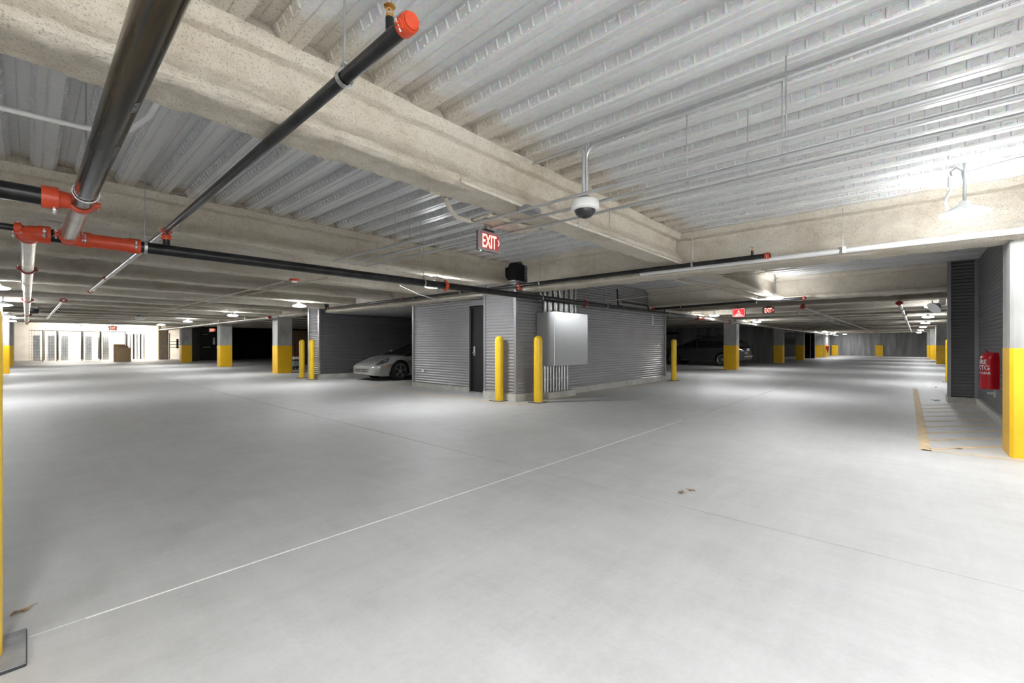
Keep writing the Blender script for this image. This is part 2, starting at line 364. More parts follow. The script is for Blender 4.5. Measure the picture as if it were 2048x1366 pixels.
# ------------------------------------------------------------------ sprayed beams
def beam_mesh(name, along, c, a0, a1, z0, z1, hb, ht, web=0.06, step=0.05, amp=1.0, ft=0.07, fine=0.035, bias=0.0):
    P = [(-(ht + 0.04), z1 + 0.0), (-ht, z1 - ft), (-web - 0.01, z1 - ft - 0.012), (-web, z1 - ft - 0.03), (-web, z0 + ft + 0.13), (-web - 0.05, z0 + ft + 0.05), (-hb + 0.01, z0 + ft), (-hb, z0 + 0.02),
         (-hb + 0.04, z0), (0, z0 + 0.004), (hb - 0.04, z0), (hb, z0 + 0.02), (hb - 0.01, z0 + ft), (web + 0.05, z0 + ft + 0.05), (web, z0 + ft + 0.13), (web, z1 - ft - 0.03), (web + 0.01, z1 - ft - 0.012), (ht, z1 - ft), (ht + 0.04, z1)]
    Q = []
    for i in range(len(P) - 1):
        p, q = Vector(P[i]), Vector(P[i + 1]); n = max(1, int((q - p).length / fine))
        Q += [p.lerp(q, k / n) for k in range(n)]
    Q.append(Vector(P[-1])); nq = len(Q)
    Nn = []
    for i in range(nq):
        t = (Q[min(i + 1, nq - 1)] - Q[max(i - 1, 0)]).normalized(); Nn.append(Vector((t.y, -t.x)) * 1.0)
    # outward = away from web centre
    for i in range(nq):
        if Nn[i].dot(Q[i] - Vector((0, (z0 + z1) / 2))) < 0 and abs(Q[i].x) > web + 0.001: pass
    ns = max(2, int((a1 - a0) / step)); vs = []
    for s in range(ns + 1):
        a = a0 + (a1 - a0) * s / ns
        for i in range(nq):
            q = Q[i]
            w3 = Vector((a, c + q.x, q.y)) if along == 'x' else Vector((c + q.x, a, q.y))
            d = noise.noise(w3 * 2.1) * 0.008 + noise.noise(w3 * 11.0 + Vector((5, 3, 1))) * 0.009
            d += noise.noise(w3 * 37.0) * 0.009 if step < 0.055 else 0
            d *= amp
            if q.y > z1 - 0.001: d = 0; q = Vector((q.x * (1.06 + 0.14 * noise.noise(Vector((a * 3.3, 2 + q.x * 4, c)))), z1))
            if abs(q.x) > hb - 0.05 and q.y < z0 + ft + 0.01: d += noise.noise(Vector((a * 6, q.x * 3, c * 2 + 9))) * 0.018
            n2 = Nn[i]; qx = q.x + n2.x * d; qy = q.y + n2.y * d
            vs.append((a, c + qx, qy) if along == 'x' else (c + qx, a, qy))
    fs = [(s * nq + i, s * nq + i + 1, (s + 1) * nq + i + 1, (s + 1) * nq + i) for s in range(ns) for i in range(nq - 1)]
    fs += [tuple(range(nq)), tuple(ns * nq + i for i in range(nq - 1, -1, -1))]
    m = MB(); m.add(vs, fs); me = m.mesh(name, True, 50); me.materials.append(M['fire']); return me
def beam(label, *a, name='fireproofed_beam', group=None, **k):
    o = obj(name, beam_mesh(name, *a, **k)); tag(o, label, 'beam', group)
    al, c, a0, a1, z0, z1, hb, ht = a
    n = max(2, int((a1 - a0) / 0.1)); vs = []; p = MB()
    for i in range(n + 1):
        t = a0 + (a1 - a0) * i / n
        for sg in (-1, 1):
            wd = ht + 0.03 + 0.06 * noise.noise(Vector((t * 2.7, c, sg * 3)))
            for (e, z) in ((wd, ZD + 0.002), (wd - 0.03, ZD + 0.09)):
                vs.append((t, c + sg * e, z) if al == 'x' else (c + sg * e, t, z))
    p.add(vs, [(4 * i + a_, 4 * i + b_, 4 * i + 4 + b_, 4 * i + 4 + a_) for i in range(n) for a_, b_ in ((0, 1), (1, 3), (3, 2), (2, 0))])
    p.build('sprayed_closure', 'fire', ceil)
    return o
S1 = 2.485
beam('large rough tan fireproofed beam crossing overhead behind the black pipes', 'x', 2.84, -5.9, 6.95, S1, ZD, 0.185, 0.15, web=0.075, step=0.022, fine=0.02)
beam('tan sprayed girder behind hanging dome camera, above right column', 'y', 7.14, -4.5, 5.95, 2.32, ZD, 0.25, 0.24, web=0.10, step=0.045, fine=0.03)
beam('tan sprayed girder above silver sports car and kiosk door', 'y', 7.2, 6.7, 15.15, 2.32, ZD, 0.22, 0.2, web=0.09, step=0.05)
beam('second tan fireproofed beam, directly behind black main pipe', 'x', 6.5, -7, 6.88, S1, ZD, 0.17, 0.15, step=0.05)
beam('short sprayed beam stub between right girder and next beam', 'x', 2.75, 7.3, 13.2, 2.46, ZD, 0.16, 0.14, step=0.07)
beam('first dark fireproofed beam of right aisle, above hanging exit sign', 'y', 13.35, -4.5, 6.3, 2.36, ZD, 0.25, 0.2, web=0.08, step=0.07)
beam('sprayed girder over row of yellow-based columns, left aisle', 'y', 7.3, 16.6, 45, 2.36, ZD, 0.24, 0.2, step=0.14, fine=0.06)
beam('sprayed girder over row of yellow-based columns, right aisle', 'x', 6.5, 14.7, 62, 2.36, ZD, 0.24, 0.2, step=0.14, fine=0.06)
ORD = ['first', 'second', 'third', 'fourth', 'fifth', 'sixth', 'seventh', 'eighth', 'ninth', 'tenth', 'eleventh', 'twelfth', 'thirteenth', 'fourteenth', 'fifteenth', 'sixteenth']
k = 0
for y in [9.1, 11.25, 13.4, 15.55, 17.7, 19.85, 22.0, 24.15, 26.3, 28.45, 30.6, 32.75, 34.9, 37.0]:
    xe = 7.1 if y < 16 else 17.5
    beam('%s fireproofed joist beyond black main pipe, left aisle' % ORD[k], 'x', y, -7, xe, S1, ZD, 0.15, 0.13, step=0.06 if y < 20 else 0.16, fine=0.04 if y < 20 else 0.07, name='fireproofed_joist', group='joists over left aisle', amp=1.25); k += 1
k = 0
for x in [16.3, 19.1, 21.2, 23.3, 25.5, 27.7, 30.0, 32.5, 35, 38, 41, 44, 47, 50, 54, 58]:
    beam('%s fireproofed joist beyond hanging exit sign, right aisle' % ORD[k], 'y', x, -4.5, 16 if x > 15 else 6.4, 2.42, ZD, 0.16, 0.14, step=0.08 if x < 24 else 0.2, fine=0.045 if x < 24 else 0.08, name='fireproofed_joist', group='joists over right aisle', amp=1.25); k += 1

# ------------------------------------------------------------------ corrugated walls
def corr(name, axis, c, a0, a1, z0, z1, out, parent=None, mt='corr', pit=0.068, amp=0.011):
    """horizontally corrugated sheet in plane axis=c, spanning a0..a1 along the other axis; out = +-1 side it faces"""
    n = max(2, int(round((z1 - z0) / pit * 8))); mb = MB(); prof = []
    for i in range(n + 1):
        z = z0 + (z1 - z0) * i / n; prof.append((c + out * amp * math.sin(2 * math.pi * z / pit), z))
    th = 0.03
    for d in (0.0, -out * th):
        vs = []
        for x, z in prof:
            for a in (a0, a1): vs.append((x + d, a, z) if axis == 'x' else (a, x + d, z))
        mb.add(vs, [(2 * i, 2 * i + 1, 2 * i + 3, 2 * i + 2) for i in range(n)])
    m = 2 * (n + 1)
    mb.f += [(0, 1, m + 1, m), (2 * n, 2 * n + 1, m + 2 * n + 1, m + 2 * n)]
    for e in (0, 1): mb.f += [(2 * i + e, 2 * i + 2 + e, m + 2 * i + 2 + e, m + 2 * i + e) for i in range(n)]
    return mb.build(name, mt, parent, smooth=True, ang=60)
KC = (6.91, 6.17)
# kiosk right side (faces -Y)
o = struct(corr('wall_kiosk_right', 'y', 6.18, 6.94, 14.52, 0.16, 2.93, -1), 'long grey corrugated kiosk wall behind metal box')
MB().box(7.32, 14.55, 6.14, 6.3, 0, 0.154, 0.008).build('curb', 'curb', o)
MB().box(7.70, 8.76, 5.885, 6.14, 0, 0.145, 0.01).build('conduit_pad', 'curb', o)
MB().box(14.51, 14.57, 6.14, 6.22, 0.15, 2.93).build('edge_trim', 'corr_trim', o)
o = struct(corr('wall_kiosk_corner', 'x', 6.93, 6.20, 7.10, 0.16, 2.52, -1), 'narrow grey corrugated kiosk corner between door and metal box')
MB().box(6.89, 7.32, 6.138, 7.14, 0, 0.155, 0.008).build('curb', 'curb', o)
MB().box(6.905, 6.965, 6.15, 6.215, 0.155, 2.52).build('corner_trim', 'corr_trim', o); MB().box(6.905, 6.97, 7.08, 7.13, 0.155, 2.52).build('edge_trim', 'corr_trim', o)
MB().box(6.92, 7.5, 7.095, 7.125, 0.155, 2.52).build('return_panel', 'corr_trim', o)
MB().box(6.75, 7.6, 6.05, 7.3, 2.52, 2.54).build('cap_sheet', 'galv_box', o)
o = struct(corr('wall_kiosk_left', 'x', 7.5, 8.24, 10.63, 0.13, 2.34, -1), 'grey corrugated kiosk wall left of black door')
MB().box(7.46, 7.7, 8.24, 10.68, 0, 0.125, 0.008).build('curb', 'curb', o)
MB().box(7.47, 7.6, 10.61, 10.68, 0.125, 2.4).build('edge_trim', 'corr_trim', o)
MB().box(7.49, 7.62, 7.1, 8.24, 2.15, 2.4).build('door_header', 'corr_trim', o)
MB().box(7.6, 7.7, 10.55, 10.66, 0.0, 2.4).build('jamb_panel', 'corr_trim', o)
MB().lathe((7.485, 10.19, 0.46), (-1, 0, 0), [(0, 0.05), (0.012, 0.05), (0.02, 0.045), (0.02, 0.0)], 20).build('round_outlet_cover', 'white', o, True)
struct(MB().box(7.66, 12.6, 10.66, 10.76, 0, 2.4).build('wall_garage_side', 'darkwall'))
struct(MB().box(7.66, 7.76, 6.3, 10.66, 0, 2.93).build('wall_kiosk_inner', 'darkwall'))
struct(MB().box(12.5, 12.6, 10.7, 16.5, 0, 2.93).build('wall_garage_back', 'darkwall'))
o = struct(MB().box(7.35, 12.6, 10.6, 15.6, 2.335, 2.37).build('ceiling_garage', 'drywall'))
d = MB().box(7.53, 7.58, 7.28, 8.2, 0.03, 2.13).build('door_1', 'blk'); struct(d, 'black steel kiosk door beside corrugated corner')
f = MB(); f.box(7.49, 7.6, 8.19, 8.25, 0, 2.17); f.box(7.49, 7.6, 7.22, 7.28, 0, 2.17); f.box(7.49, 7.6, 7.22, 8.25, 2.12, 2.17); f.build('door_frame', 'blk', d)
MB().box(7.47, 7.6, 7.28, 8.19, 0.0, 0.03).build('threshold', 'galv', d)
h = MB(); h.box(7.515, 7.53, 8.07, 8.13, 0.93, 1.16, 0.004); h.build('lock_plate', 'galv', d)
h = MB(); h.cyl((7.53, 8.1, 1.0), (7.47, 8.1, 1.0), 0.016); h.cyl((7.475, 8.11, 1.0), (7.475, 7.98, 1.0), 0.01); h.build('door_handle', 'galv', d, True)
# recess wall beyond the sports car and its end face
o = struct(corr('wall_recess', 'y', 15.58, 7.0, 12.5, 0.15, 2.93, -1, mt='corr_dark'), 'dark corrugated wall behind silver sports car')  # same steel as the kiosk; the recess shade is put into the colour
MB().box(6.96, 12.5, 15.55, 15.65, 0, 0.145).build('curb', 'curb', o)
o = struct(corr('wall_recess_end', 'x', 6.97, 15.62, 16.40, 0.12, 2.93, -1), 'narrow corrugated wall end behind pair of bollards')
MB().box(6.935, 6.99, 15.55, 15.63, 0.1, 2.93).build('edge_trim', 'galv', o); MB().box(6.935, 6.99, 16.38, 16.45, 0.1, 2.93).build('edge_trim', 'galv', o)
MB().box(6.93, 7.3, 15.54, 16.46, 0, 0.12).build('curb', 'curb', o)
struct(MB().box(6.99, 12.5, 16.35, 16.45, 0, 2.93).build('wall_recess_rear', 'darkwall'))
# right-hand corrugated walls
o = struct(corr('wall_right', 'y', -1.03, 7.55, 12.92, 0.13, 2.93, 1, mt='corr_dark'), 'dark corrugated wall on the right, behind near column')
MB().box(7.5, 12.92, -1.2, -0.99, 0, 0.12, 0.008).build('curb', 'curb', o)
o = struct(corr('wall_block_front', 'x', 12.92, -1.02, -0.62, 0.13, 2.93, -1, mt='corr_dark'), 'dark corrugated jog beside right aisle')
MB().box(12.86, 13.43, -1.03, -0.57, 0, 0.12, 0.008).build('curb', 'curb', o)
MB().box(12.89, 12.96, -0.63, -0.575, 0.12, 2.93).build('corner_trim', 'corr_trim', o); MB().box(12.885, 12.93, -1.03, -0.97, 0.12, 2.93).build('corner_trim', 'corr_trim', o)
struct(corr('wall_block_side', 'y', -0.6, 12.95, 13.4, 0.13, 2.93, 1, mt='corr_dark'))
struct(MB().box(13.36, 13.42, -2.2, -0.62, 0, 2.93).build('wall_block_rear', 'darkwall'))
# remaining enclosure
o = struct(MB().box(61.2, 61.5, -3, 14, 0, 3.03).build('wall_far_right', 'conc_wall'), 'dark board-formed concrete wall closing right aisle')
for i in range(11):
    y = -2.6 + i * 0.82
    MB().box(61.15, 61.2, y, y + 0.8, 0, 1.2 if i % 3 else 1.35).build('form_panel', 'conc_wall', o)
    MB().box(61.165, 61.2, y, y + 0.8, 1.22 if i % 3 else 1.37, 2.9).build('form_panel', 'conc_wall', o)
for y0, y1 in ((5.98, 6.57), (2.13, 2.74)): MB().box(61.0, 61.2, y0, y1, 0, 1.16).build('yellow_pilaster', 'yellow', o)
struct(MB().box(13.42, 61.3, -2.3, -2.2, 0, 3.03).build('wall_aisle_right', 'conc_wall'))
o = struct(MB().box(34.0, 34.2, 6.75, 18, 0, 3.03).build('wall_bay', 'conc_wall'), 'dark concrete wall behind black estate car')
for i in range(6): MB().box(33.975, 34.0, 6.78 + i * 1.83, 6.78 + i * 1.83 + 1.8, 0, 2.9).build('form_panel', 'conc_wall', o)
MB().box(33.9, 33.98, 12.5, 14.9, 1.02, 1.16).build('yellow_band', 'yellow', o)
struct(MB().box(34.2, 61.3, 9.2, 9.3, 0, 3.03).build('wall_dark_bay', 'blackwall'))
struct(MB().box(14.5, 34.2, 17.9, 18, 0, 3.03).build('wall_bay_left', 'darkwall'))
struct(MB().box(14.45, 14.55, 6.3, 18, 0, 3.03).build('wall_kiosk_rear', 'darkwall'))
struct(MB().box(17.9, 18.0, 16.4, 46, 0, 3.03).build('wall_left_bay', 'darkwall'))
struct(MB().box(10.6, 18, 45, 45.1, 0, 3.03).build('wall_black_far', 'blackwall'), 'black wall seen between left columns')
o = struct(MB().box(7.6, 10.7, 39.0, 39.1, 0, 3.03).build('wall_far_door', 'darkwall'), 'dark wall around far black exit door')
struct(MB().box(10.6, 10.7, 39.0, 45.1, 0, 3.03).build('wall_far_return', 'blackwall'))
d = MB().box(8.55, 9.75, 38.93, 38.99, 0.04, 2.1).build('door_2', 'blk'); struct(d, 'black far exit door with push bar and narrow window')
MB().box(9.37, 9.5, 38.915, 38.93, 1.22, 1.75).build('window_pane', 'white', d); MB().box(8.75, 9.2, 38.87, 38.93, 0.98, 1.06).build('push_bar', 'galv', d)
MB().box(8.7, 9.05, 38.915, 38.93, 1.95, 2.0).build('closer', 'galv', d); MB().box(8.5, 9.8, 38.9, 39.0, 0, 0.04).build('threshold', 'galv', d)
MB().lathe((9.62, 38.92, 1.02), (0, -1, 0), [(0, .04), (.06, .04), (.06, 0)], 12).build('door_handle', 'galv', d)
o = struct(MB().box(-4, 10.6, 49.6, 49.7, 0, 3.03).build('wall_storage', 'whitewall'), 'bright white wall of far storage room')
struct(MB().box(-4.1, -4, 44, 49.7, 0, 3.03).build('wall_storage_left', 'whitewall')); struct(MB().box(10.5, 10.6, 45.2, 49.6, 0, 3.03).build('wall_storage_right', 'whitewall'))
struct(MB().box(-8, -7.9, -6, 52, 0, 3.03).build('wall_left', 'whitewall')); struct(MB().box(-8, 14, -5.1, -5, 0, 3.03).build('wall_back', 'whitewall'))

# ------------------------------------------------------------------ columns
def column(x0, x1, y0, y1, label, ztop=2.6, paint=True, mt='conc', group=None):
    e = empty('concrete_column', ((x0 + x1) / 2, (y0 + y1) / 2, 0)); hx, hy = (x1 - x0) / 2, (y1 - y0) / 2
    zs = 1.16 if paint else 0
    MB().box(-hx, hx, -hy, hy, zs, ztop, 0.025).build('shaft', mt, e)
    if paint: MB().box(-hx - .003, hx + .003, -hy - .003, hy + .003, 0, 1.163, 0.027).build('painted_base', 'yellow', e)
    return tag(e, label, 'column', group)
column(7.02, 7.55, -1.36, -0.79, 'near concrete column with bright yellow base at right edge', 2.5)
column(7.0, 7.62, 19.6, 20.15, 'yellow-based column nearest the pair of bollards, left aisle', 2.42)
column(7.0, 7.6, 27.75, 28.3, 'yellow-based column right of far black exit door', 2.42)
column(7.0, 7.6, 36.6, 37.2, 'yellow-based column left of far black exit door', 2.42)
column(-1.1, -0.5, 19.6, 20.2, 'yellow-based column at left edge behind near bollard', 2.6)
column(-1.1, -0.52, 27.8, 28.3, 'second yellow-based column along left edge', 2.6)
column(-1.1, -0.54, 36.3, 36.9, 'third yellow-based column along left edge', 2.6)
column(-1.2, -0.6, 42.9, 43.5, 'bare tan column left of the storage cages', 2.95, False, 'conc_tan')
column(7.1, 7.75, 45.0, 45.6, 'bare tan column right of the storage cages', 2.95, False, 'conc_tan')
column(22.9, 23.42, 6.2, 6.78, 'yellow-based column in front of dark estate car', 2.42)
column(33.1, 33.6, 6.15, 6.7, 'yellow-based column at end of dark concrete wall, right aisle', 2.42)
column(41.0, 41.5, 6.2, 6.75, 'yellow-based column between two black bay openings', 2.42)
column(50.4, 55.2, 6.1, 6.72, 'wide yellow-based pier carrying small red extinguisher', 2.42)
column(38.1, 38.7, -1.85, -1.2, 'yellow-based column behind far right bollard', 2.6)
column(49.0, 49.6, -1.85, -1.2, 'second yellow-based column along right side of aisle', 2.6)
column(58.0, 58.6, -1.85, -1.2, 'third yellow-based column along right side of aisle', 2.6)
column(30.8, 31.4, 14.6, 15.2, 'yellow-based column half hidden behind kiosk wall end', 2.6)

# ------------------------------------------------------------------ bollards
def bollard_proto():
    e = empty('bollard')
    r = 0.09; prof = [(0.014, r)] + [(1.30, r)] + [(1.30 + r * math.sin(R(a)), r * math.cos(R(a))) for a in range(10, 90, 10)] + [(1.39, 0.0)]
    MB().lathe((0, 0, 0), (0, 0, 1), prof, 28).build('sleeve', 'bollard', e, True, 50)
    MB().box(-.152, .152, -.152, .152, 0.0, 0.011, .004).build('plate_edge', 'black_edge', e)
    MB().box(-.15, .15, -.15, .15, 0.011, 0.0135).build('base_plate', 'plate', e)
    return e
bp = bollard_proto(); first = True
for (x, y), lab in (((6.78, 6.52), 'yellow bollard left of kiosk corner, in front of corrugated panel'), ((7.14, 5.74), 'yellow bollard in front of galvanised metal box'),
                    ((14.62, 5.9), 'yellow bollard at far right end of kiosk wall'), ((6.66, 16.3), 'left of the two bollards near the silver sports car'),
                    ((6.58, 15.3), 'right of the two bollards near the silver sports car'), ((19.9, -0.93), 'yellow bollard beside dark corrugated jog, right aisle'),
                    ((-0.155, 2.595), 'very near yellow bollard cut off by left edge')):
    b = bp if first else copy_tree(bp); first = False
    b.location = (x, y, 0); tag(b, lab, 'bollard', 'yellow bollards')

# ------------------------------------------------------------------ electrical box and conduits
eb = empty('electrical_enclosure'); tag(eb, 'large galvanised electrical box on corrugated kiosk wall', 'electrical box'); eb.location = (0, 0, 0)
MB().box(7.60, 8.90, 5.66, 6.16, 0.745, 1.915, 0.006).build('cabinet', 'galv_box', eb)
MB().box(7.605, 8.895, 5.652, 5.66, 0.75, 1.91).build('front_cover', 'galv_box', eb)
for x in (7.64, 8.86):
    for z in (0.79, 1.33, 1.87): MB().lathe((x, 5.652, z), (0, -1, 0), [(0, .008), (.004, .006), (.004, 0)], 8).build('cover_screw', 'bolt', eb)
for i in range(10):
    x = 7.56 + i * 0.107; rr = 0.034 if i in (0, 1) else 0.028
    c = MB().cyl((x, 5.98, 0.14), (x, 5.98, 0.75), rr).build('lower_conduit', 'galv', eb, True)
    MB().lathe((x, 5.98, 0.66), (0, 0, 1), [(0, rr), (0, rr * 1.25), (.05, rr * 1.25), (.07, rr * 1.1)], 12).build('connector', 'galv', c, True)
    MB().lathe((x, 5.98, 0.42), (0, 0, 1), [(0, rr), (0, rr * 1.15), (.025, rr * 1.15), (.025, rr)], 12).build('strap', 'bolt', c, True)
for i in range(12):
    x = 7.68 + i * 0.104; rr = 0.038 if i in (0, 6) else 0.03; y = 5.98 - 0.03 * (i % 2)
    if 2 <= i <= 5:
        pts = [(x, y, 1.9), (x, y, 2.3)] + arc((x - 0.35, y, 2.3), 0.35, 0, 80, (1, 0, 0), (0, 0, 1), 7)[1:]
        c = MB().tube(pts, rr, 12).build('upper_conduit', 'galv', eb, True)
    else: c = MB().cyl((x, y, 1.9), (x, y, 2.9), rr).build('upper_conduit', 'galv', eb, True)
    MB().lathe((x, y, 1.91), (0, 0, 1), [(0, rr * 1.25), (.05, rr * 1.25), (.065, rr * 1.1)], 12).build('connector', 'galv', c, True)

# ------------------------------------------------------------------ sprinkler pipes
def ring(mb, c, ax, r0, r1, wd, seg=24):
    h = wd / 2; mb.lathe(c, ax, [(-h, r0), (-h, r1 * .96), (-h * .7, r1), (h * .7, r1), (h, r1 * .96), (h, r0)], seg)
def bolt(par, c, ax, ln, r=0.007):
    b = MB(); a = Vector(ax).normalized(); c = Vector(c)
    b.cyl(c - a * ln * .5, c + a * ln * .5, r, 8); b.lathe(c - a * ln * .32, a, [(0, r * 1.9), (r * 1.6, r * 1.9)], 6); b.lathe(c + a * ln * .12, a, [(0, r * 1.9), (r * 1.6, r * 1.9)], 6)
    return b.build('bolt', 'bolt', par)
def coupling(par, c, ax, rp, wd, ear=None, name='coupling', mt='red', bolts=True):
    a = Vector(ax).normalized(); c = Vector(c)
    e = Vector(ear) if ear else (Vector((0, 0, 1)).cross(a)); e = (e - a * e.dot(a)).normalized(); u = a.cross(e)
    mb = MB(); ring(mb, c, a, rp * .98, rp * 1.28, wd)
    for sg in (-1, 1):
        p = c + e * sg * rp * 1.45
        for s2 in (-1, 1): mb.lathe(p + u * s2 * rp * .12, u * s2, [(0, rp * .30), (rp * .18, rp * .30), (rp * .24, rp * .22)], 10)
        q = c + e * sg * rp * 1.22
        mb.lathe(q - e * sg * rp * .1, e * sg, [(0, wd * .42), (rp * .3, wd * .38)], 8)
    o = mb.build(name, mt, par, True, 40)
    if bolts:
        for sg in (-1, 1): bolt(o, c + e * sg * rp * 1.45, u, rp * 1.5, rp * .12)
    return o
def hanger(par, p, rp, ztop, ax, mt='galv'):
    """swivel ring and threaded rod up to the deck"""
    p = Vector(p); a = Vector(ax).normalized(); s = a.cross(Vector((0, 0, 1))); r = rp + 0.006
    pts = [p + s * (r * math.cos(R(t))) + Vector((0, 0, 1)) * (r * math.sin(R(t))) for t in range(110, 431, 16)]
    pts = [p + Vector((0, 0, r * 1.75)) - s * .01] + pts + [p + Vector((0, 0, r * 1.75)) + s * .01]
    mb = MB(); vs = []; n = len(pts)
    for q in pts:
        for d in (-.013, .013):
            for k2 in (0, .004):
                o = (q - p).normalized(); vs.append(q + a * d + o * k2)
    fs = []
    for i in range(n - 1):
        for (k0, k1) in ((0, 1), (1, 3), (3, 2), (2, 0)): fs.append((4 * i + k0, 4 * i + k1, 4 * i + 4 + k1, 4 * i + 4 + k0))
    mb.add(vs, fs); ho = mb.build('hanger', mt, par)
    MB().cyl(p + Vector((0, 0, r * 1.6)), (p.x, p.y, ztop), 0.0055, 8).build('threaded_rod', mt, ho, True)
    MB().lathe(p + Vector((0, 0, r * 1.7)), (0, 0, 1), [(0, .012), (.012, .012)], 6).build('nut', 'bolt', ho)
def sprinkler_head(par, p, up=1, stub=0.06):
    p = Vector(p); z = Vector((0, 0, up))
    MB().cyl(p, p + z * stub, 0.017, 12).build('stub', 'pipe', par, True)
    b = MB(); b.lathe(p + z * stub, z, [(0, .016), (.012, .016), (.014, .011), (.02, .008), (.022, .004)], 12)
    for sg in (-1, 1): b.tube([p + z * (stub + .012) + Vector((.012 * sg, 0, 0)), p + z * (stub + .03) + Vector((.014 * sg, 0, 0)), p + z * (stub + .045)], .003, 6)
    b.lathe(p + z * (stub + .045), z, [(0, .0), (.001, .02), (.003, .024), (.004, .0)], 14)
    b.build('sprinkler_head', 'brass', par, True)
RP = 0.058
# A: big pipe over the camera, runs along Y
pa = empty('sprinkler_pipe'); tag(pa, 'thick black sprinkler pipe running from top left toward red tee fittings', 'pipe')
MB().cyl((0.265, -4.5, 2.2), (0.255, 4.35, 2.2), RP, 28).build('pipe_length', 'mill', pa, True)
MB().cyl((0.255, 4.35, 2.2), (0.255, 5.68, 2.2), RP * .97, 28).build('pipe_length', 'galv_pipe', pa, True)
def printed(par, body, x, y, z, size, rx):
    me = text_mesh(body, size); me.materials.append(M['stencil'])
    for v in me.vertices:
        s, t = v.co.x, v.co.y; th = t / RP
        v.co = Vector((x + (RP + .0006) * math.sin(rx + th), y - s, z - (RP + .0006) * math.cos(rx + th)))
    obj('pipe_stencil', me, par)
printed(pa, 'A53 SCH10 0090', 0.262, 3.0, 2.2, 0.026, 0.35); printed(pa, '0.083DS0', 0.262, 2.35, 2.2, 0.026, 0.35)
hanger(pa, (0.257, 4.02, 2.2), RP, 2.95, (0, 1, 0)); hanger(pa, (0.262, 0.6, 2.2), RP, 2.95, (0, 1, 0))
t1 = coupling(pa, (0.255, 4.33, 2.2), (0, 1, 0), RP, 0.075, (1, 0, 0), 'mechanical_tee')
tb = MB(); tb.lathe((0.2, 4.33, 2.2), (-1, 0, 0), [(0, RP * .9), (.06, RP * 1.05), (.06, RP * 1.3), (.14, RP * 1.3), (.14, RP)], 24); tb.build('tee_outlet', 'red', t1, True, 40)
for dy in (-.03, .03): bolt(t1, (0.12, 4.33 + dy, 2.2 - RP * 1.2), (0, 0, 1), .07, .008)
pb = empty('sprinkler_pipe'); tag(pb, 'black branch pipe running left from upper red tee', 'pipe')
MB().cyl((0.08, 4.33, 2.2), (-6.5, 4.33, 2.2), RP, 28).build('pipe_length', 'pipe', pb, True)
hanger(pb, (-0.16, 4.33, 2.2), RP, 2.95, (1, 0, 0))
# B: main along X in front of the kiosk
YM = 5.83
pm = empty('sprinkler_main'); tag(pm, 'long black sprinkler main crossing in front of kiosk', 'pipe')
MB().cyl((0.1, YM, 2.2), (17.2, YM, 2.2), RP, 28).build('pipe_length', 'pipe', pm, True)
t2 = coupling(pm, (0.255, 5.70, 2.2), (0, 1, 0), RP, 0.06, (1, 0, 0), 'inlet_coupling')
tt = MB(); tt.lathe((0.30, YM, 2.2), (1, 0, 0), [(0, RP * 1.02), (0.0, RP * 1.28), (.09, RP * 1.28), (.12, RP * 1.12), (.36, RP * 1.12), (.39, RP * 1.28), (.47, RP * 1.28), (.47, RP)], 24)
tt.lathe((0.255, 5.66, 2.2), (0, 1, 0), [(0, RP * 1.12), (.13, RP * 1.15), (.17, RP * 1.3), (.2, RP * .5)], 24)
tt = tt.build('tee_fitting', 'red', pm, True, 40)
for dx in (.36, .73): bolt(tt, (dx, YM - RP * 1.35, 2.2), (0, 0, 1), .085, .008)
el = MB(); el.tube([(0.12, YM, 2.2), (0.06, YM, 2.2), (0.02, YM + .02, 2.2), (0.0, YM + .07, 2.2), (0.0, YM + .16, 2.2)], RP * 1.22, 20)
el.lathe((0.06, YM, 2.2), (1, 0, 0), [(0, RP * 1.1), (0, RP * 1.35), (.08, RP * 1.35), (.08, RP)], 24)
el.lathe((0.0, YM + .1, 2.2), (0, 1, 0), [(0, RP * 1.1), (0, RP * 1.32), (.08, RP * 1.32), (.08, RP)], 24)
el = el.build('elbow_fitting', 'red', pm, True, 40); bolt(el, (0.1, YM - RP * 1.4, 2.2), (0, 0, 1), .085, .008); bolt(el, (-RP * 1.4, YM + .14, 2.2), (0, 0, 1), .085, .008)
for x in (0.81, 4.3, 7.35, 10.05, 14.0): hanger(pm, (x, YM, 2.2), RP, 2.95, (1, 0, 0))
for x in (4.75, 9.05): coupling(pm, (x, YM, 2.2), (1, 0, 0), RP, 0.06, (0, 0, 1), mt='red_dark' if x > 6 else 'red')
cp = MB(); cp.lathe((16.6, YM, 2.2), (1, 0, 0), [(0, RP), (0, RP * 1.4), (.1, RP * 1.4), (.16, RP * 1.15), (.5, RP * 1.15), (.55, RP * 1.4), (.65, RP * 1.4), (.65, RP)], 20); cp.build('coupling', 'red', pm, True)
for x in (11.0,):
    MB().tube([(x, YM + .05, 2.26), (x, 6.0, 2.3), (x, 6.02, 2.55), (x - .02, 6.02, 2.75)], .022, 10).build('riser', 'pipe', pm, True)
MB().tube([(11.4, 6.08, 2.42), (13.0, 6.08, 2.42), (13.05, 6.08, 2.38), (13.05, 6.05, 2.24)], .022, 10).build('drop_line', 'pipe', pm, True)
pl = empty('sprinkler_pipe'); tag(pl, 'thin black pipe stub entering at left edge behind red elbow', 'pipe'); MB().cyl((-.02, YM + .06, 2.24), (-5.5, YM + .06, 2.24), .03, 16).build('pipe_length', 'pipe', pl, True)
coupling(pl, (-.06, YM + .06, 2.24), (1, 0, 0), .034, .05, (0, 0, 1))
pg = empty('sprinkler_pipe'); tag(pg, 'shiny galvanised pipe running from red elbow down the left aisle', 'pipe')
MB().cyl((0.0, YM + .15, 2.2), (-0.03, 31, 2.2), RP, 24).build('pipe_length', 'galv_pipe', pg, True)
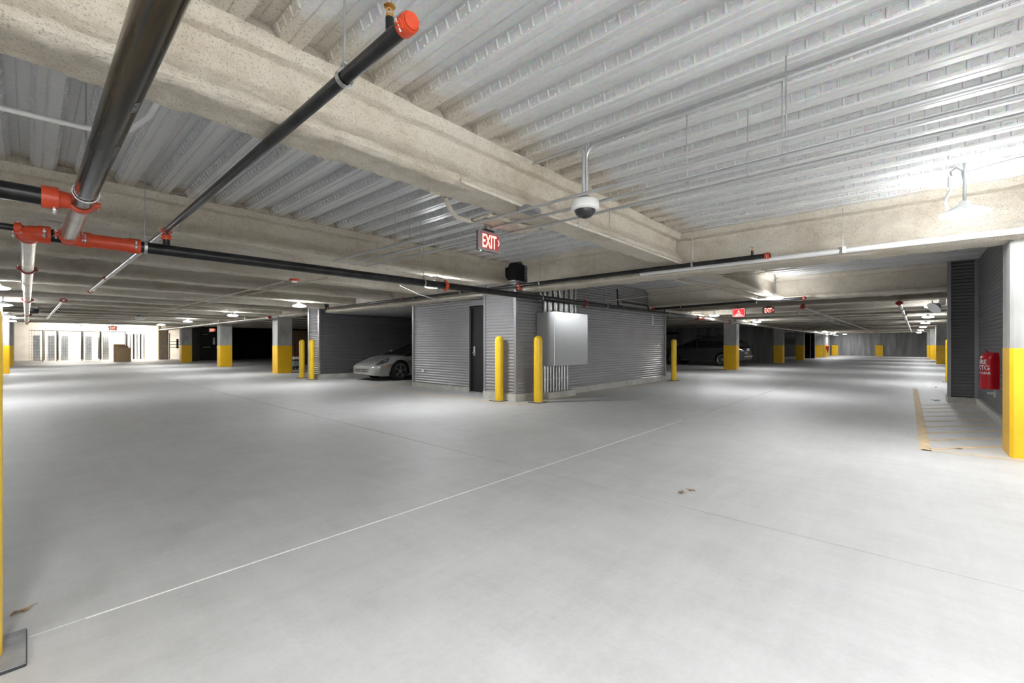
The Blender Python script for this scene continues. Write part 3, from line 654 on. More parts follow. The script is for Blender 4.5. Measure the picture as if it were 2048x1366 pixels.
for y in (8.6, 14.5, 21.5, 28.0): coupling(pg, (-0.005, y, 2.2), (0, 1, 0), RP, 0.07, (1, 0, 0), mt='red_dark')
for y in (10.3, 12.1, 13.2, 17.0, 19.0, 24): 
    b = MB(); ring(b, (-0.01, y, 2.2), (0, 1, 0), RP, RP * 1.04, .012); b.build('pipe_seam', 'joint', pg, True)
# C: slim branch with red end cap near the camera
RC = 0.031
pc = empty('sprinkler_pipe'); tag(pc, 'slim black branch pipe ending in orange-red cap at top centre', 'pipe')
MB().cyl((0.99, 1.42, 2.445), (0.985, 5.95, 2.405), RC, 20).build('pipe_length', 'pipe', pc, True)
e = coupling(pc, (0.99, 1.45, 2.444), (0, 1, 0), RC, 0.055, (1, 0, .55), 'end_coupling')
MB().lathe((0.99, 1.42, 2.444), (0, -1, 0), [(0, RC * 1.05), (.006, RC * 1.05), (.012, RC * .9), (.012, 0)], 24).build('end_plug', 'red', e, True)
sprinkler_head(pc, (0.99, 1.57, 2.47)); hanger(pc, (0.99, 1.95, 2.44), RC, 2.95, (0, 1, 0))
t = coupling(pc, (0.985, YM, 2.405), (0, 1, 0), RC, 0.06, (1, 0, 0), 'mechanical_tee')
coupling(pc, (0.985, YM, 2.335), (0, 0, 1), RC, 0.05, (1, 0, 0), 'coupling'); MB().cyl((0.985, YM, 2.25), (0.985, YM, 2.39), RC).build('riser', 'pipe', pc, True)
pc2 = empty('sprinkler_pipe'); tag(pc2, 'slim branch pipe continuing beyond main, ending with red coupling', 'pipe')
MB().cyl((0.985, 5.95, 2.41), (0.975, 14.2, 2.44), RC, 16).build('pipe_length', 'grey_pipe', pc2, True)
for y in (11.0, 14.1): coupling(pc2, (0.975, y, 2.432), (0, 1, 0), RC, 0.06, (1, 0, 0), mt='red_dark')
for y in (8.2, 10.0): hanger(pc2, (0.98, y, 2.42), RC, 2.95, (0, 1, 0))
pc3 = empty('sprinkler_pipe'); tag(pc3, 'far slim branch pipe between storage cages and red coupling', 'pipe')
MB().cyl((0.66, 17.2, 2.42), (0.6, 30, 2.42), RC, 14).build('pipe_length', 'galv_pipe', pc3, True); coupling(pc3, (0.66, 17.3, 2.42), (0, 1, 0), RC * 1.5, 0.12, (1, 0, 0), mt='red_dark')
# D: branch along Y in front of the girder
pd = empty('sprinkler_pipe'); tag(pd, 'black branch pipe with red end cap hanging below right girder', 'pipe')
MB().cyl((6.66, 1.38, 2.395), (6.64, 14.2, 2.40), .033, 18).build('pipe_length', 'pipe', pd, True)
e = coupling(pd, (6.66, 1.42, 2.395), (0, 1, 0), .033, .055, (1, 0, .3), 'end_coupling'); MB().lathe((6.66, 1.395, 2.395), (0, -1, 0), [(0, .035), (.012, .03), (.012, 0)], 20).build('end_plug', 'red', e, True)
sprinkler_head(pd, (6.66, 1.6, 2.425)); coupling(pd, (6.65, YM, 2.397), (0, 1, 0), .033, .06, (1, 0, 0), 'mechanical_tee', 'red'); MB().cyl((6.65, YM, 2.25), (6.65, YM, 2.39), .031).build('riser', 'pipe', pd, True)
coupling(pd, (6.65, YM, 2.33), (0, 0, 1), .031, .045, (1, 0, 0)); coupling(pd, (6.64, 9.9, 2.40), (0, 1, 0), .033, .05, (1, 0, 0), mt='red_dark'); coupling(pd, (6.64, 14.15, 2.40), (0, 1, 0), .033, .06, (1, 0, 0), mt='red_dark')
for y in (2.4, 5.3, 7.6, 9.4): hanger(pd, (6.65, y, 2.397), .033, 2.93, (0, 1, 0))
pe = empty('sprinkler_pipe'); tag(pe, 'black pipe below first beam of right aisle, behind ceiling lamp', 'pipe')
MB().cyl((12.95, 1.9, 2.36), (12.95, 5.9, 2.30), .036, 16).build('pipe_length', 'pipe', pe, True); coupling(pe, (12.95, 1.95, 2.36), (0, 1, 0), .036, .06, (1, 0, 0), mt='red_dark'); coupling(pe, (12.95, YM, 2.3), (0, 1, 0), .036, .06, (0, 0, 1), mt='red')
for y in (3.0, 5.0): hanger(pe, (12.95, y, 2.33), .036, 2.93, (0, 1, 0))
pf = empty('sprinkler_pipe'); tag(pf, 'thin galvanised pipe running down middle of right aisle from red tee', 'pipe')
MB().cyl((15.4, 2.35, 2.32), (60, 2.3, 2.32), .033, 12).build('pipe_length', 'galv_pipe', pf, True); coupling(pf, (15.4, 2.35, 2.32), (1, 0, 0), .05, .12, (0, 0, 1), mt='red_dark')
ph = empty('sprinkler_pipe'); tag(ph, 'galvanised pipe with red cap running along right aisle under joists', 'pipe')
MB().cyl((16.0, 0.22, 2.34), (50, -0.05, 2.34), .045, 14).build('pipe_length', 'galv_pipe', ph, True); coupling(ph, (16.0, 0.22, 2.34), (1, 0, 0), .05, .1, (0, 1, 0), mt='red_dark')
for x in (17.2, 20.2, 26.6): hanger(ph, (x, 0.21 - (x - 16) * .008, 2.34), .045, 2.95, (1, 0, 0))
for x in (17.5, 24.5, 31): hanger(pf, (x, 2.35, 2.32), .033, 2.95, (1, 0, 0))
for x in (18.5, 22, 27): coupling(ph, (x, 0.2 - (x - 16) * .008, 2.34), (1, 0, 0), .047, .06, (0, 1, 0), mt='joint', bolts=False)
pk = empty('sprinkler_pipe'); tag(pk, 'galvanised pipe under girder of right aisle columns beyond red coupling', 'pipe')
MB().cyl((17.25, YM, 2.2), (60, YM, 2.22), RP * .9, 16).build('pipe_length', 'galv_pipe', pk, True)
for x in (20.5, 28, 38): coupling(pk, (x, YM, 2.2), (1, 0, 0), RP, .07, (0, 0, 1), mt='red_dark')
pj = empty('sprinkler_pipe'); tag(pj, 'galvanised pipe below left aisle girder beyond ceiling lamps', 'pipe')
MB().cyl((6.5, 19.0, 2.30), (6.45, 40, 2.30), .045, 14).build('pipe_length', 'galv_pipe', pj, True); coupling(pj, (6.5, 19.0, 2.3), (0, 1, 0), .048, .1, (1, 0, 0), mt='red_dark')
for y in (22, 26, 31): hanger(pj, (6.49, y, 2.3), .045, 2.6, (0, 1, 0))

# ------------------------------------------------------------------ lamps
def lamp_proto():
    e = empty('garage_lamp')          # origin at the lens centre
    MB().lathe((0, 0, 0), (0, 0, 1), [(-.036, 0), (-.035, .06), (-.028, .125), (-.014, .168), (0, .182), (.008, .176), (.014, .155)], 16).build('lens', 'lens', e, True, 60)
    MB().lathe((0, 0, 0), (0, 0, 1), [(.012, .16), (.02, .16), (.05, .1), (.08, .05), (.12, .04), (.12, 0)], 24).build('housing', 'white', e, True, 40)
    return e
lp = lamp_proto(); first = True
for (x, y, z), lab in (((6.06, -0.39, 2.46), 'brightest round lamp hanging on conduit at far right, near the column'), ((5.34, 6.93, 2.35), 'lit round lamp under black main pipe left of kiosk'),
    ((5.4, 13.4, 2.35), 'lit round lamp above the pair of bollards'), ((5.4, 19.7, 2.35), 'lit round lamp second along left aisle girder'), ((5.3, 26.4, 2.35), 'lit round lamp third along left aisle girder'),
    ((5.1, 31.6, 2.35), 'farthest lit round lamp along left aisle girder'), ((2.3, 39.5, 2.35), 'added fill lamp in front of storage cages'), ((-0.42, 13.7, 2.35), 'lit round lamp at left edge, nearest of four'), ((-0.48, 19.4, 2.35), 'lit round lamp at left edge, second of four'),  # lamp before the storage cages is added to light cardboard and columns
    ((-0.52, 27.1, 2.35), 'lit round lamp at left edge, third of four'), ((-0.55, 32.1, 2.35), 'lit round lamp at left edge, farthest of four'),
    ((12.33, 2.46, 2.35), 'lit round lamp in front of first right aisle beam'), ((18.1, 5.7, 2.35), 'lit round lamp left of red wheelchair sign'), ((24.7, 5.72, 2.35), 'lit round lamp just below hanging exit sign, right aisle'),
    ((18.33, -0.5, 2.35), 'lit round lamp beside corrugated jog, nearest of right row'), ((25.0, -0.55, 2.35), 'lit round lamp second of right row'), ((31.8, -0.6, 2.35), 'lit round lamp third of right row'),
    ((38.8, -0.62, 2.35), 'lit round lamp fourth of right row'), ((47.5, -0.62, 2.35), 'lit round lamp fifth of right row'), ((56, -0.62, 2.35), 'lit round lamp last of right row'),
    ((47.4, 5.6, 2.35), 'lit round lamp left above wide yellow pier'), ((53.2, 5.6, 2.35), 'lit round lamp in front of wide yellow pier'), ((59.0, 5.2, 2.35), 'lit round lamp before far concrete wall'),
    ((-0.5, -0.6, 2.46), 'round lamp behind camera on the left'), ((0.9, -2.3, 2.46), 'added fill lamp behind camera on the right'), ((-0.6, -3.7, 2.46), 'added fill lamp far behind camera in middle'), ((-3.9, -3.7, 2.46), 'added fill lamp in corner behind camera'), ((3.9, -4.2, 2.46), 'added fill lamp far behind camera on the right'), ((-3.6, -1.2, 2.46), 'added fill lamp beside left wall behind camera'), ((-3.7, 7.3, 2.35), 'added fill lamp out of view on the left')):  # unseen fill lamps, added; only the first follows from the bollard shadow
    l = lp if first else copy_tree(lp); first = False
    l.location = (x, y, z); tag(l, lab, 'lamp', 'round garage lamps')
    if y < -0.55 and x < 6:      # unseen lamps behind the camera, boosted as fill for the foreground
        for ch in l.children:
            if ch.name.startswith('lens'):
                ch.data = ch.data.copy(); ch.data.materials[0] = M['lens_boost']
    under = x < 7 and any(abs(y - j) < .18 for j in (9.1, 11.25, 13.4, 15.55, 17.7, 19.85, 22.0, 24.15, 26.3, 28.45, 30.6, 32.75))
    MB().cyl((0, 0, .12), (0, 0, (2.485 if under else 3.0 if x > 13 else 2.95) - z), .014, 10).build('stem', 'conduit', l, True)
nl = lp    # near lamp gets its cable and junction box
jb = empty('junction_box'); tag(jb, 'small grey junction box and cable clipped beside near lamp stem', 'junction box')
MB().box(5.98, 6.05, -0.36, -0.27, 2.72, 2.83, .006).build('box_body', 'conduit', jb)
MB().tube([(6.02, -.3, 2.83), (6.02, -.29, 2.88), (6.03, -.33, 2.91), (6.05, -.37, 2.88), (6.06, -.38, 2.8)], .008, 8).build('cable', 'plate', jb, True)
MB().tube([(6.0, -.3, 2.72), (5.98, -.25, 2.6), (6.0, -.28, 2.5), (6.05, -.36, 2.55)], .014, 8).build('flexible_conduit', 'conduit', jb, True)
wr = tag(MB().tube([(6.06, -.39, 2.86), (6.02, -.6, 2.88), (5.98, -.9, 2.9), (6.0, -1.4, 2.9)], .006, 6).build('loose_cable', 'plate', smooth=True), 'thin dark cable draped under deck right of near lamp', 'cable')

# ------------------------------------------------------------------ exit signs and lit sign
def exit_sign(name, loc, rz, label, canopy=0.06, s=1.0):
    e = empty(name, loc, rz); e.scale = (s, s, s)      # local: x along face, -y toward viewer, z up; origin at the top mount
    MB().box(-.155, .155, 0, .045, -.21, -.01, .018).build('housing', 'blk', e)
    MB().box(-.165, .165, -.012, -.002, -.215, -.005).build('face_plate', 'clear', e)
    MB().box(-.11, .135, -.0135, -.0125, -.19, -.03).build('red_panel', 'red_face', e)
    me = text_mesh('EXIT', 0.195, 0.001, 0.53, 'CENTER'); me.materials.append(M['led_red'])
    obj('lettering', me, e, (-0.006, -.0145, -.178), (R(90), 0, 0))
    MB().add([(.118, -.0145, -.075), (.130, -.0145, -.075), (.150, -.0145, -.108), (.130, -.0145, -.141), (.118, -.0145, -.141), (.137, -.0145, -.108)], [(0, 1, 2, 5), (5, 2, 3, 4)]).build('arrow', 'led_red', e)
    MB().box(-.07, .07, -.02, .06, -.01, .012, .01).build('canopy', 'blk', e)
    MB().box(-.03 if canopy < .2 else -.008, .03 if canopy < .2 else .008, -.005 if canopy < .2 else .01, .045 if canopy < .2 else .026, .012, .012 + canopy).build('mount_box', 'spray_conduit', e)
    MB().lathe((-.10, .02, -.211), (0, 0, -1), [(0, .008), (.005, .005), (.006, 0)], 10).build('status_light', 'green_led', e)
    for sx in (-.155, .155): MB().lathe((sx, -.012, -.205), (0, -1, 0), [(0, .006), (.004, .006), (.005, 0)], 8).build('corner_screw', 'white', e)
    return tag(e, label, 'exit sign', 'red exit signs')
exit_sign('exit_sign', (3.275, 3.30, 2.40), 0, 'near red EXIT sign hanging under big tan beam', 0.10)
exit_sign('exit_sign', (16.0, 3.375, 2.42), R(-90), 'red EXIT sign hanging over right aisle', 0.49)
exit_sign('exit_sign', (58.5, 2.9, 2.60), R(-90), 'tiny far red EXIT sign before end wall of right aisle', 0.31)
exit_sign('exit_sign', (9.3, 38.9, 2.46), 0, 'red EXIT sign above far black door', 0.3, 1.4)
exit_sign('exit_sign', (4.3, 44.5, 2.62), 0, 'washed-out red EXIT sign before storage room', 0.3, 1.5)
sg = empty('wheelchair_sign', (16.0, 4.255, 2.42), R(-90)); tag(sg, 'lit red hanging sign with white wheelchair symbol', 'sign')
MB().box(-.20, .20, 0, .04, -.30, 0, .012).build('housing', 'red_dark', sg); MB().box(-.185, .185, -.006, 0, -.285, -.012).build('face', 'sign_red', sg)
bd = MB()
for a in ((-.18, .18, -.022, -.016), (-.18, .18, -.278, -.272)): bd.box(a[0], a[1], -.008, -.006, a[2], a[3])
for a in (-.18, .174): bd.box(a, a + .006, -.008, -.006, -.272, -.022)
bd.build('border', 'sign_white', sg)
ic = MB(); ic.lathe((0, -.008, -.07), (0, -1, 0), [(0, .012), (.001, .012)], 12)
ic.tube(arc((-.005, -.008, -.145), .034, 40, 340, (1, 0, 0), (0, 0, 1), 14), .0055, 6); ic.tube([(0, -.008, -.085), (0.002, -.008, -.125), (.035, -.008, -.128), (.055, -.008, -.17)], .007, 6); ic.tube([(0, -.008, -.1), (.028, -.008, -.103)], .0055, 6)
ic.build('wheelchair_symbol', 'sign_white', sg)
for body, z in (('EMERGENCY', -.222), ('COMMUNICATION', -.262)):
    me = text_mesh(body, 0.042, 0.0005, 0.8, 'CENTER'); me.materials.append(M['sign_white']); obj('lettering', me, sg, (0, -.0075, z), (R(90), 0, 0))
MB().box(-.05, .05, 0, .03, 0, .02).build('canopy', 'blk', sg); MB().cyl((.02, .015, .02), (.02, .015, .505), .008).build('stem', 'white', sg)

# ------------------------------------------------------------------ dome camera
dc = empty('dome_camera', (3.17, 2.04, 2.385)); tag(dc, 'white and smoked dome camera hanging from twin conduits', 'security camera')
MB().lathe((0, 0, 0), (0, 0, 1), [(-.048, .07), (-.045, .105), (-.035, .118), (.02, .118), (.034, .108), (.036, 0)], 36).build('housing', 'white', dc, True, 40)
MB().lathe((0, 0, -.045), (0, 0, -1), [(0, .088), (.012, .088), (.03, .078), (.05, .06), (.058, .045), (.06, 0)], 32).build('smoked_dome', 'smoke', dc, True, 50)
MB().lathe((0, 0, -.104), (0, 0, -1), [(0, .03), (.006, .026), (.008, 0)], 16).build('camera_lens', 'blk', dc, True)
MB().box(-.045, .045, -.03, .03, .036, .075, .004).build('junction_block', 'plate', dc)
MB().tube([(-.022, .0, .07), (-.022, 0, .40)] + [Vector((-.022, .09 - .09 * math.cos(R(a)), .40 + .09 * math.sin(R(a)))) for a in range(12, 91, 13)] + [(-.022, .55, .492)], .013, 12).build('conduit', 'conduit', dc, True)
MB().tube([(.022, .0, .07), (.022, 0, .40)] + [Vector((.022, -.09 + .09 * math.cos(R(a)), .40 + .09 * math.sin(R(a)))) for a in range(12, 91, 13)] + [(.022, -3.0, .492)], .013, 12).build('conduit', 'conduit', dc, True)
MB().cyl((.05, 0, .036), (.05, 0, .55), .004, 6).build('hanger_rod', 'galv', dc)

# ------------------------------------------------------------------ conduits under the deck
def conduit(pts, r, label, mt='conduit', rods=(), ztop=2.93):
    e = empty('conduit_run'); tag(e, label, 'conduit')
    MB().tube(pts, r, 10).build('conduit_tube', mt, e, True, 50)
    for p in rods:
        rd = MB().cyl((p[0], p[1], p[2]), (p[0], p[1], ztop), .0045, 8).build('hanger_rod', 'galv', e)
        MB().lathe((p[0], p[1], p[2] - r), (0, 0, 1), [(0, r * 1.3), (r * 2.2, r * 1.3)], 8).build('clip', 'galv', rd)
    return e
conduit([(3.05, -4.5, 2.43), (3.03, 6.3, 2.43)], .013, 'leftmost of three parallel conduits crossing under deck', rods=[(3.05, .55, 2.43), (3.04, 4.7, 2.43), (3.05, -1.5, 2.43)])
conduit([(3.32, -4.5, 2.43), (3.28, 6.3, 2.43)], .013, 'middle of three parallel conduits crossing under deck', rods=[(3.32, 1.24, 2.43), (3.3, 4.77, 2.43), (3.32, .62, 2.43)])
conduit([(3.56, -4.5, 2.425), (3.55, 6.3, 2.425)], .013, 'rightmost of three parallel conduits crossing under deck', rods=[(3.56, .885, 2.425), (3.55, 4.88, 2.425)])
conduit([(2.3, 2.64, 2.5), (2.9, 2.63, 2.475), (6.75, 2.62, 2.455)], .016, 'pale conduit running along edge of big tan beam', 'spray_conduit', rods=[(3.95, 2.62, 2.46), (4.6, 2.62, 2.46)], ztop=2.8)
MB().box(3.02, 3.22, 2.56, 2.68, 2.43, 2.47).build('junction_box', 'plate', None); tag(bpy.data.objects['junction_box.001'], 'flat grey junction box under big beam near exit sign', 'junction box')
conduit([(-3, 3.98, 2.6), (-0.1, 3.98, 2.6), (0.22, 3.95, 2.6), (0.36, 3.9, 2.6), (.45, 3.75, 2.6), (.5, 3.45, 2.6), (.51, 3.1, 2.62)], .017, 'white curved conduit behind thick black pipe, upper left', 'white_pipe', rods=[(-.3, 3.98, 2.6)])
conduit([(-3, 3.3, 2.72), (0.5, 3.2, 2.72)], .012, 'thin pale conduit close behind big beam, upper left', 'white_pipe')
conduit([(6.80, 3.3, 2.37), (6.80, -0.55, 2.365), (6.78, -0.9, 2.36), (6.78, -3.5, 2.36)], .034, 'white pipe running along right girder under near lamp', 'white_pipe', rods=[(6.80, .62, 2.37)], ztop=2.9)
conduit([(7.8, 6.0, 2.5), (7.8, 3.2, 2.42), (9.4, 3.0, 2.42), (13.0, 2.5, 2.45)], .014, 'thin sprayed conduit zigzagging beyond right girder', 'spray_conduit')
conduit([(7.6, 3.15, 2.38), (9.2, 3.1, 2.38), (9.5, 2.95, 2.36), (12.6, 2.9, 2.36), (13.0, 2.35, 2.36)], .02, 'sprayed conduit beside short beam stub', 'spray_conduit')
conduit([(8.2, 3.0, 2.5), (8.5, 2.2, 2.42), (8.4, 1.3, 2.47), (8.3, .4, 2.5)], .007, 'slack pale cable hanging beyond right girder', 'spray_conduit')
conduit([(10.2, 5.9, 2.35), (10.6, 2.9, 2.5)], .012, 'pale conduit angled above kiosk wall', 'spray_conduit')
conduit([(13.2, 6.08, 2.14), (13.36, 6.08, 2.14), (13.38, 6.08, 2.1), (13.38, 6.08, 1.82)], .02, 'short conduit drop with device box on kiosk wall end', 'galv')
conduit([(17, 2.75, 2.3), (60, 2.75, 2.3)], .02, 'thin conduit along middle of right aisle', 'spray_conduit', rods=[(18, 2.75, 2.3), (24.4, 2.75, 2.3), (31, 2.75, 2.3)])
conduit([(3.4, 9.2, 2.45), (3.3, 25, 2.45), (3.2, 36, 2.45)], .014, 'upper thin conduit running down middle of left aisle', 'spray_conduit')
conduit([(3.75, 8.0, 2.45), (3.5, 25, 2.45), (3.3, 36, 2.45)], .014, 'lower thin conduit running down middle of left aisle', 'spray_conduit')
conduit([(13.6, .1, 2.93), (13.6, .1, 2.38)], .014, 'vertical conduit drop in front of right aisle beam', 'conduit')
conduit([(4.75, 7.2, 2.33), (5.5, 7.6, 2.25), (6.3, 7.9, 2.2), (7.0, 8.0, 2.27)], .009, 'slack flexible conduit from lamp to kiosk girder', 'conduit')
st = empty('fire_strobe', (3.4, 8.66, 2.44)); tag(st, 'small red fire alarm strobe under joist beyond main pipe', 'fire alarm')
MB().lathe((0, 0, 0), (0, 0, 1), [(-.03, .05), (-.028, .09), (.005, .1), (.01, .09), (.01, 0)], 24).build('base', 'red', st, True); MB().box(-.05, .05, -.03, .03, -.06, -.03, .01).build('lens', 'white', st); MB().box(-.05, .05, -.04, .04, .01, .04).build('back_box', 'white', st); MB().cyl((0, 0, .04), (0, 0, .485), .008).build('stem', 'spray_conduit', st)
for (x, y, z), lab in (((3.3, 25.0, 2.38), 'white device hanging from conduits, middle of left aisle'), ((0.10, 21.0, 2.3), 'small camera on bracket beside galvanised pipe, left aisle')):
    q = empty('ceiling_device', (x, y, z)); tag(q, lab, 'ceiling device'); MB().lathe((0, 0, 0), (0, 0, 1), [(-.1, .05), (-.08, .14), (0, .17), (.05, .16), (.07, .05), (.11, .05)], 20).build('body', 'white' if y > 22 else 'blk', q, True); MB().box(-.12, .12, -.05, .05, .07, .12).build('bracket', 'plate', q)
hs = empty('horn_speaker', (13.3, -0.47, 2.08)); tag(hs, 'white horn speaker on side of corrugated jog', 'speaker')
MB().lathe((0, 0, 0), (-.5, .6, -.6), [(-.1, .03), (0, .04), (.1, .1), (.14, .14), (.145, .14), (.12, .02)], 20).build('horn', 'white', hs, True); MB().box(-.05, .05, -.1, 0, -.02, .12).build('bracket', 'white', hs)
bx = tag(MB().box(6.9, 7.2, 6.16, 6.5, 2.545, 2.925).build('column_wrap', 'blackwall'), 'dark column wrap above kiosk corner, between beams', 'shaft')  # wrapped top of the kiosk corner column, between cap sheet and deck
# sprayed flap hanging off the big beam near the exit sign
fp = MB(); fp.tube([(2.45, 3.02, 2.5), (2.62, 3.15, 2.46), (2.8, 3.27, 2.44), (3.0, 3.3, 2.45), (3.15, 3.24, 2.47), (3.3, 3.1, 2.5)], .022, 8)
fp = fp.build('spray_drip', 'fire', None, True); tag(fp, 'ragged loop of sprayed foam hanging off big beam by exit sign', 'foam strip')
ov = MB()
ov.grid(lambda u, v: (3.0 + 0.75 * u, 3.0 + (0.27 + .05 * noise.noise(Vector((u * 9, 3, 0)))) * v, 2.475 + .02 * noise.noise(Vector((u * 5, v * 5, 2)))), 16, 6)
ov = ov.build('spray_flange', 'fire', None, True, recalc=False); tag(ov, 'sprayed plate on beam edge that carries the near exit sign', 'foam strip')
sm = ov.modifiers.new('thick', 'SOLIDIFY'); sm.thickness = 0.03

# ------------------------------------------------------------------ extinguishers
fe = empty('fire_extinguisher', (9.95, -0.93, 0.49)); fe.scale = (.86, .86, .8); tag(fe, 'fire extinguisher under red vinyl cover on dark corrugated wall', 'fire extinguisher')
FY = (math.pi, )
def cov(u, v):     # u 0..1 around the front (from wall, via front, to wall), v up
    th = R(-100 + 200 * u); a, b = 0.115, 0.15
    x = a * math.sin(th); y = b * math.cos(th); r = (abs(x / a) ** 3.2 + abs(y / b) ** 3.2) ** (-1 / 3.2)
    k = 1.0 if v < .8 else math.sqrt(max(0, 1 - ((v - .8) / .2) ** 2)) * .82 + .18
    wv = 1 + .03 * noise.noise(Vector((u * 6, v * 5, 1)))
    return Vector((x * r * wv * (.93 + .07 * k), y * r * k * wv * .95, v * 0.70))
FEX, FEY, FEZ = 0, 0, 0
c = MB(); c.grid(cov, 36, 28); c = c.build('cover', 'vinyl', fe, True, 60, recalc=True)
c.rotation_euler = (0, 0, R(36)); c.location = (0, .0, 0.04)
for body, size, vz, off in (('FIRE', .125, .475, -.13), ('EXTG', .125, .365, -.115), ('KEEP CLEAR', .062, .285, -.13)):
    me = text_mesh(body, size, 0, .92, 'CENTER'); me.materials.append(M['print'])
    for v in me.vertices:
        uu = .5 - (v.co.x * 1.0 + off * 0 - .03) / .50; vv = (vz + v.co.y) / .70
        p = cov(uu, vv); v.co = p * 1.0 + Vector((p.x, p.y, 0)).normalized() * .004
    obj('lettering', me, c)
MB().tube([(0, .03, .70), (-.05, .06, .76), (-.07, .08, .79)], .01, 6).build('pull_strap', 'vinyl', fe, True)
MB().box(-.035, .005, -.05, -.02, -.12, .1).build('wall_bracket', 'galv', fe); MB().box(-.03, .0, -.05, .06, -.06, -.02).build('hook', 'galv', fe)
q = empty('fire_extinguisher', (52.5, 5.97, 0.85)); tag(q, 'tiny red extinguisher cover on far yellow pier', 'fire extinguisher'); q.scale = (.6, .3, .85)
MB().lathe((0, 0, -.5), (0, 0, 1), [(0, .12), (.2, .2), (.6, .42), (.75, .38), (.9, .12), (.95, 0)], 14).build('cover', 'vinyl', q, True); MB().box(-.16, .16, -.43, -.4, .0, .2).build('label_patch', 'print', q)

# ------------------------------------------------------------------ floor litter
def leaf_obj(x, y, s, rz, label, mt='leaf'):
    mb = MB(); mb.grid(lambda u, v: ((u - .5) * s * 2.2, (v - .5) * s * math.sin(math.pi * min(.98, max(.02, u))) * 1.2, .004 + s * .35 * abs(v - .5) + s * .12 * math.sin(u * 7)), 8, 4)
    o = mb.build('dry_leaf', mt, None, True, 80, (x, y, 0), recalc=False); o.rotation_euler = (0, 0, rz); tag(o, label, 'leaf', 'dry leaves on the floor')
    st = MB().tube([(s * 1.0, 0, .006), (s * 1.5, s * .1, .01), (s * 1.8, s * .05, .006)], s * .04, 5).build('stalk', mt, o)
    return o
leaf_obj(3.56, 1.37, .035, .3, 'brown curled dry leaf on open floor, right of saw-cut joint'); leaf_obj(3.66, 1.33, .03, 1.4, 'smaller dry leaf fragment touching the brown one on open floor')
leaf_obj(-0.02, 2.95, .035, .6, 'tan dry leaf in shadow beside near left bollard'); leaf_obj(7.2, -0.42, .03, 2.0, 'dark leaf scrap on hatched marking near column')
leaf_obj(13.15, -0.42, .06, 1.0, 'dark clump of leaves at foot of corrugated jog'); leaf_obj(17.2, -0.55, .05, .2, 'small leaf on floor beyond corrugated jog')

# ------------------------------------------------------------------ storage cages
sl_spots = [(1.0, 2.5, 47.4), (3.8, 5.2, 47.2), (5.9, 7.2, 47.6)]
for i, (x0, x1, y) in enumerate(sl_spots):
    q = empty('strip_light', ((x0 + x1) / 2, y, 2.5)); h = (x1 - x0) / 2
    tag(q, ['left blazing strip light above storage cages', 'middle blazing strip light above cardboard sheets', 'right blazing strip light beside tan column'][i], 'strip light', 'storage strip lights')
    MB().box(-h, h, -.08, .08, 0, .06).build('housing', 'white', q); MB().box(-h, h, -.06, .06, -.05, 0).build('tube', 'strip', q)
    for xx in (-h * .7, h * .7): MB().cyl((xx, 0, .06), (xx, 0, .50), .008, 8).build('hanger_rod', 'galv', q)
def cage_panel(x0, y0, x1, y1, z1=2.2):
    mb = MB(); d = Vector((x1 - x0, y1 - y0, 0)); n = max(2, int(d.length / .11)); p = Vector((x0, y0, 0))
    for i in range(n + 1):
        q = p + d * (i / n); mb.box(q.x - .006, q.x + .006, q.y - .006, q.y + .006, .08, z1)
    for j in range(11):
        z = .1 + (z1 - .12) * j / 10
        if abs(d.x) > abs(d.y): mb.box(x0, x1, y0 - .007, y0 + .007, z - .006, z + .006)
        else: mb.box(x0 - .007, x0 + .007, y0, y1, z - .006, z + .006)
    return mb
xs = [0.0, 0.75, 1.45, 2.75, 3.75, 5.2]
names = ['leftmost', 'second', 'third', 'fourth', 'rightmost front']
for i in range(5):
    q = empty('storage_cage'); tag(q, '%s wire mesh storage cage in far bright room' % names[i], 'storage cage', 'wire storage cages')
    o = cage_panel(xs[i] + .06, 46.0, xs[i + 1] - .05, 46.0).build('mesh_panel', 'wire', q); o['kind'] = 'stuff'
    o = cage_panel(xs[i] + .06, 46.1, xs[i] + .06, 48.6).build('side_panel', 'wire', q); o['kind'] = 'stuff'
    MB().box(xs[i + 1] - .05, xs[i + 1], 45.96, 46.02, 0, 2.25).build('post', 'blk', q); MB().box(xs[i] + .05, xs[i + 1] - .05, 45.98, 46.02, 2.2, 2.24).build('top_rail', 'wire', q)
    MB().box(xs[i] + .25, xs[i] + .6, 47.4, 47.9, 0, 1.9).build('locker_panel', 'galv', q)
q = empty('storage_cage'); tag(q, 'deeper storage cage row with grey slats left of tan column', 'storage cage', 'wire storage cages')
for i in range(6): MB().box(5.4 + i * .22, 5.5 + i * .22, 47.6, 47.66, 0, 2.1).build('upright_slat', 'galv' if i % 2 else 'blk', q)
q = empty('metal_gate'); tag(q, 'dark tubular gate right of tan column in bright room', 'gate')
for x in (7.95, 8.9): MB().box(x, x + .06, 46, 46.06, 0, 2.2 if x < 8.5 else 1.25).build('gate_post', 'blk', q)
for z in (.95, 1.2, 1.45): MB().box(7.95, 8.96, 46.01, 46.05, z, z + .05).build('gate_rail', 'blk', q)
MB().box(8.45, 8.6, 46.0, 46.06, .9, 1.7).build('gate_plate', 'blk', q)
for i, (x, y, wd, hh, lean, lab) in enumerate(((4.35, 41.35, .62, 1.25, .0, 'tallest brown cardboard sheet leaning before storage cages'), (4.55, 40.95, .75, 1.0, .0, 'front brown cardboard sheet of the leaning pack'), (4.5, 41.15, .65, 1.12, .0, 'middle brown cardboard sheet of the leaning pack'))):
    m_ = MB().box(-wd / 2, wd / 2, 0, .08, 0, hh).build('cardboard_sheet', 'cardboard', None, loc=(x, y, 0)); m_.rotation_euler = (-lean * .3, 0, 0); tag(m_, lab, 'cardboard', 'leaning cardboard sheets')

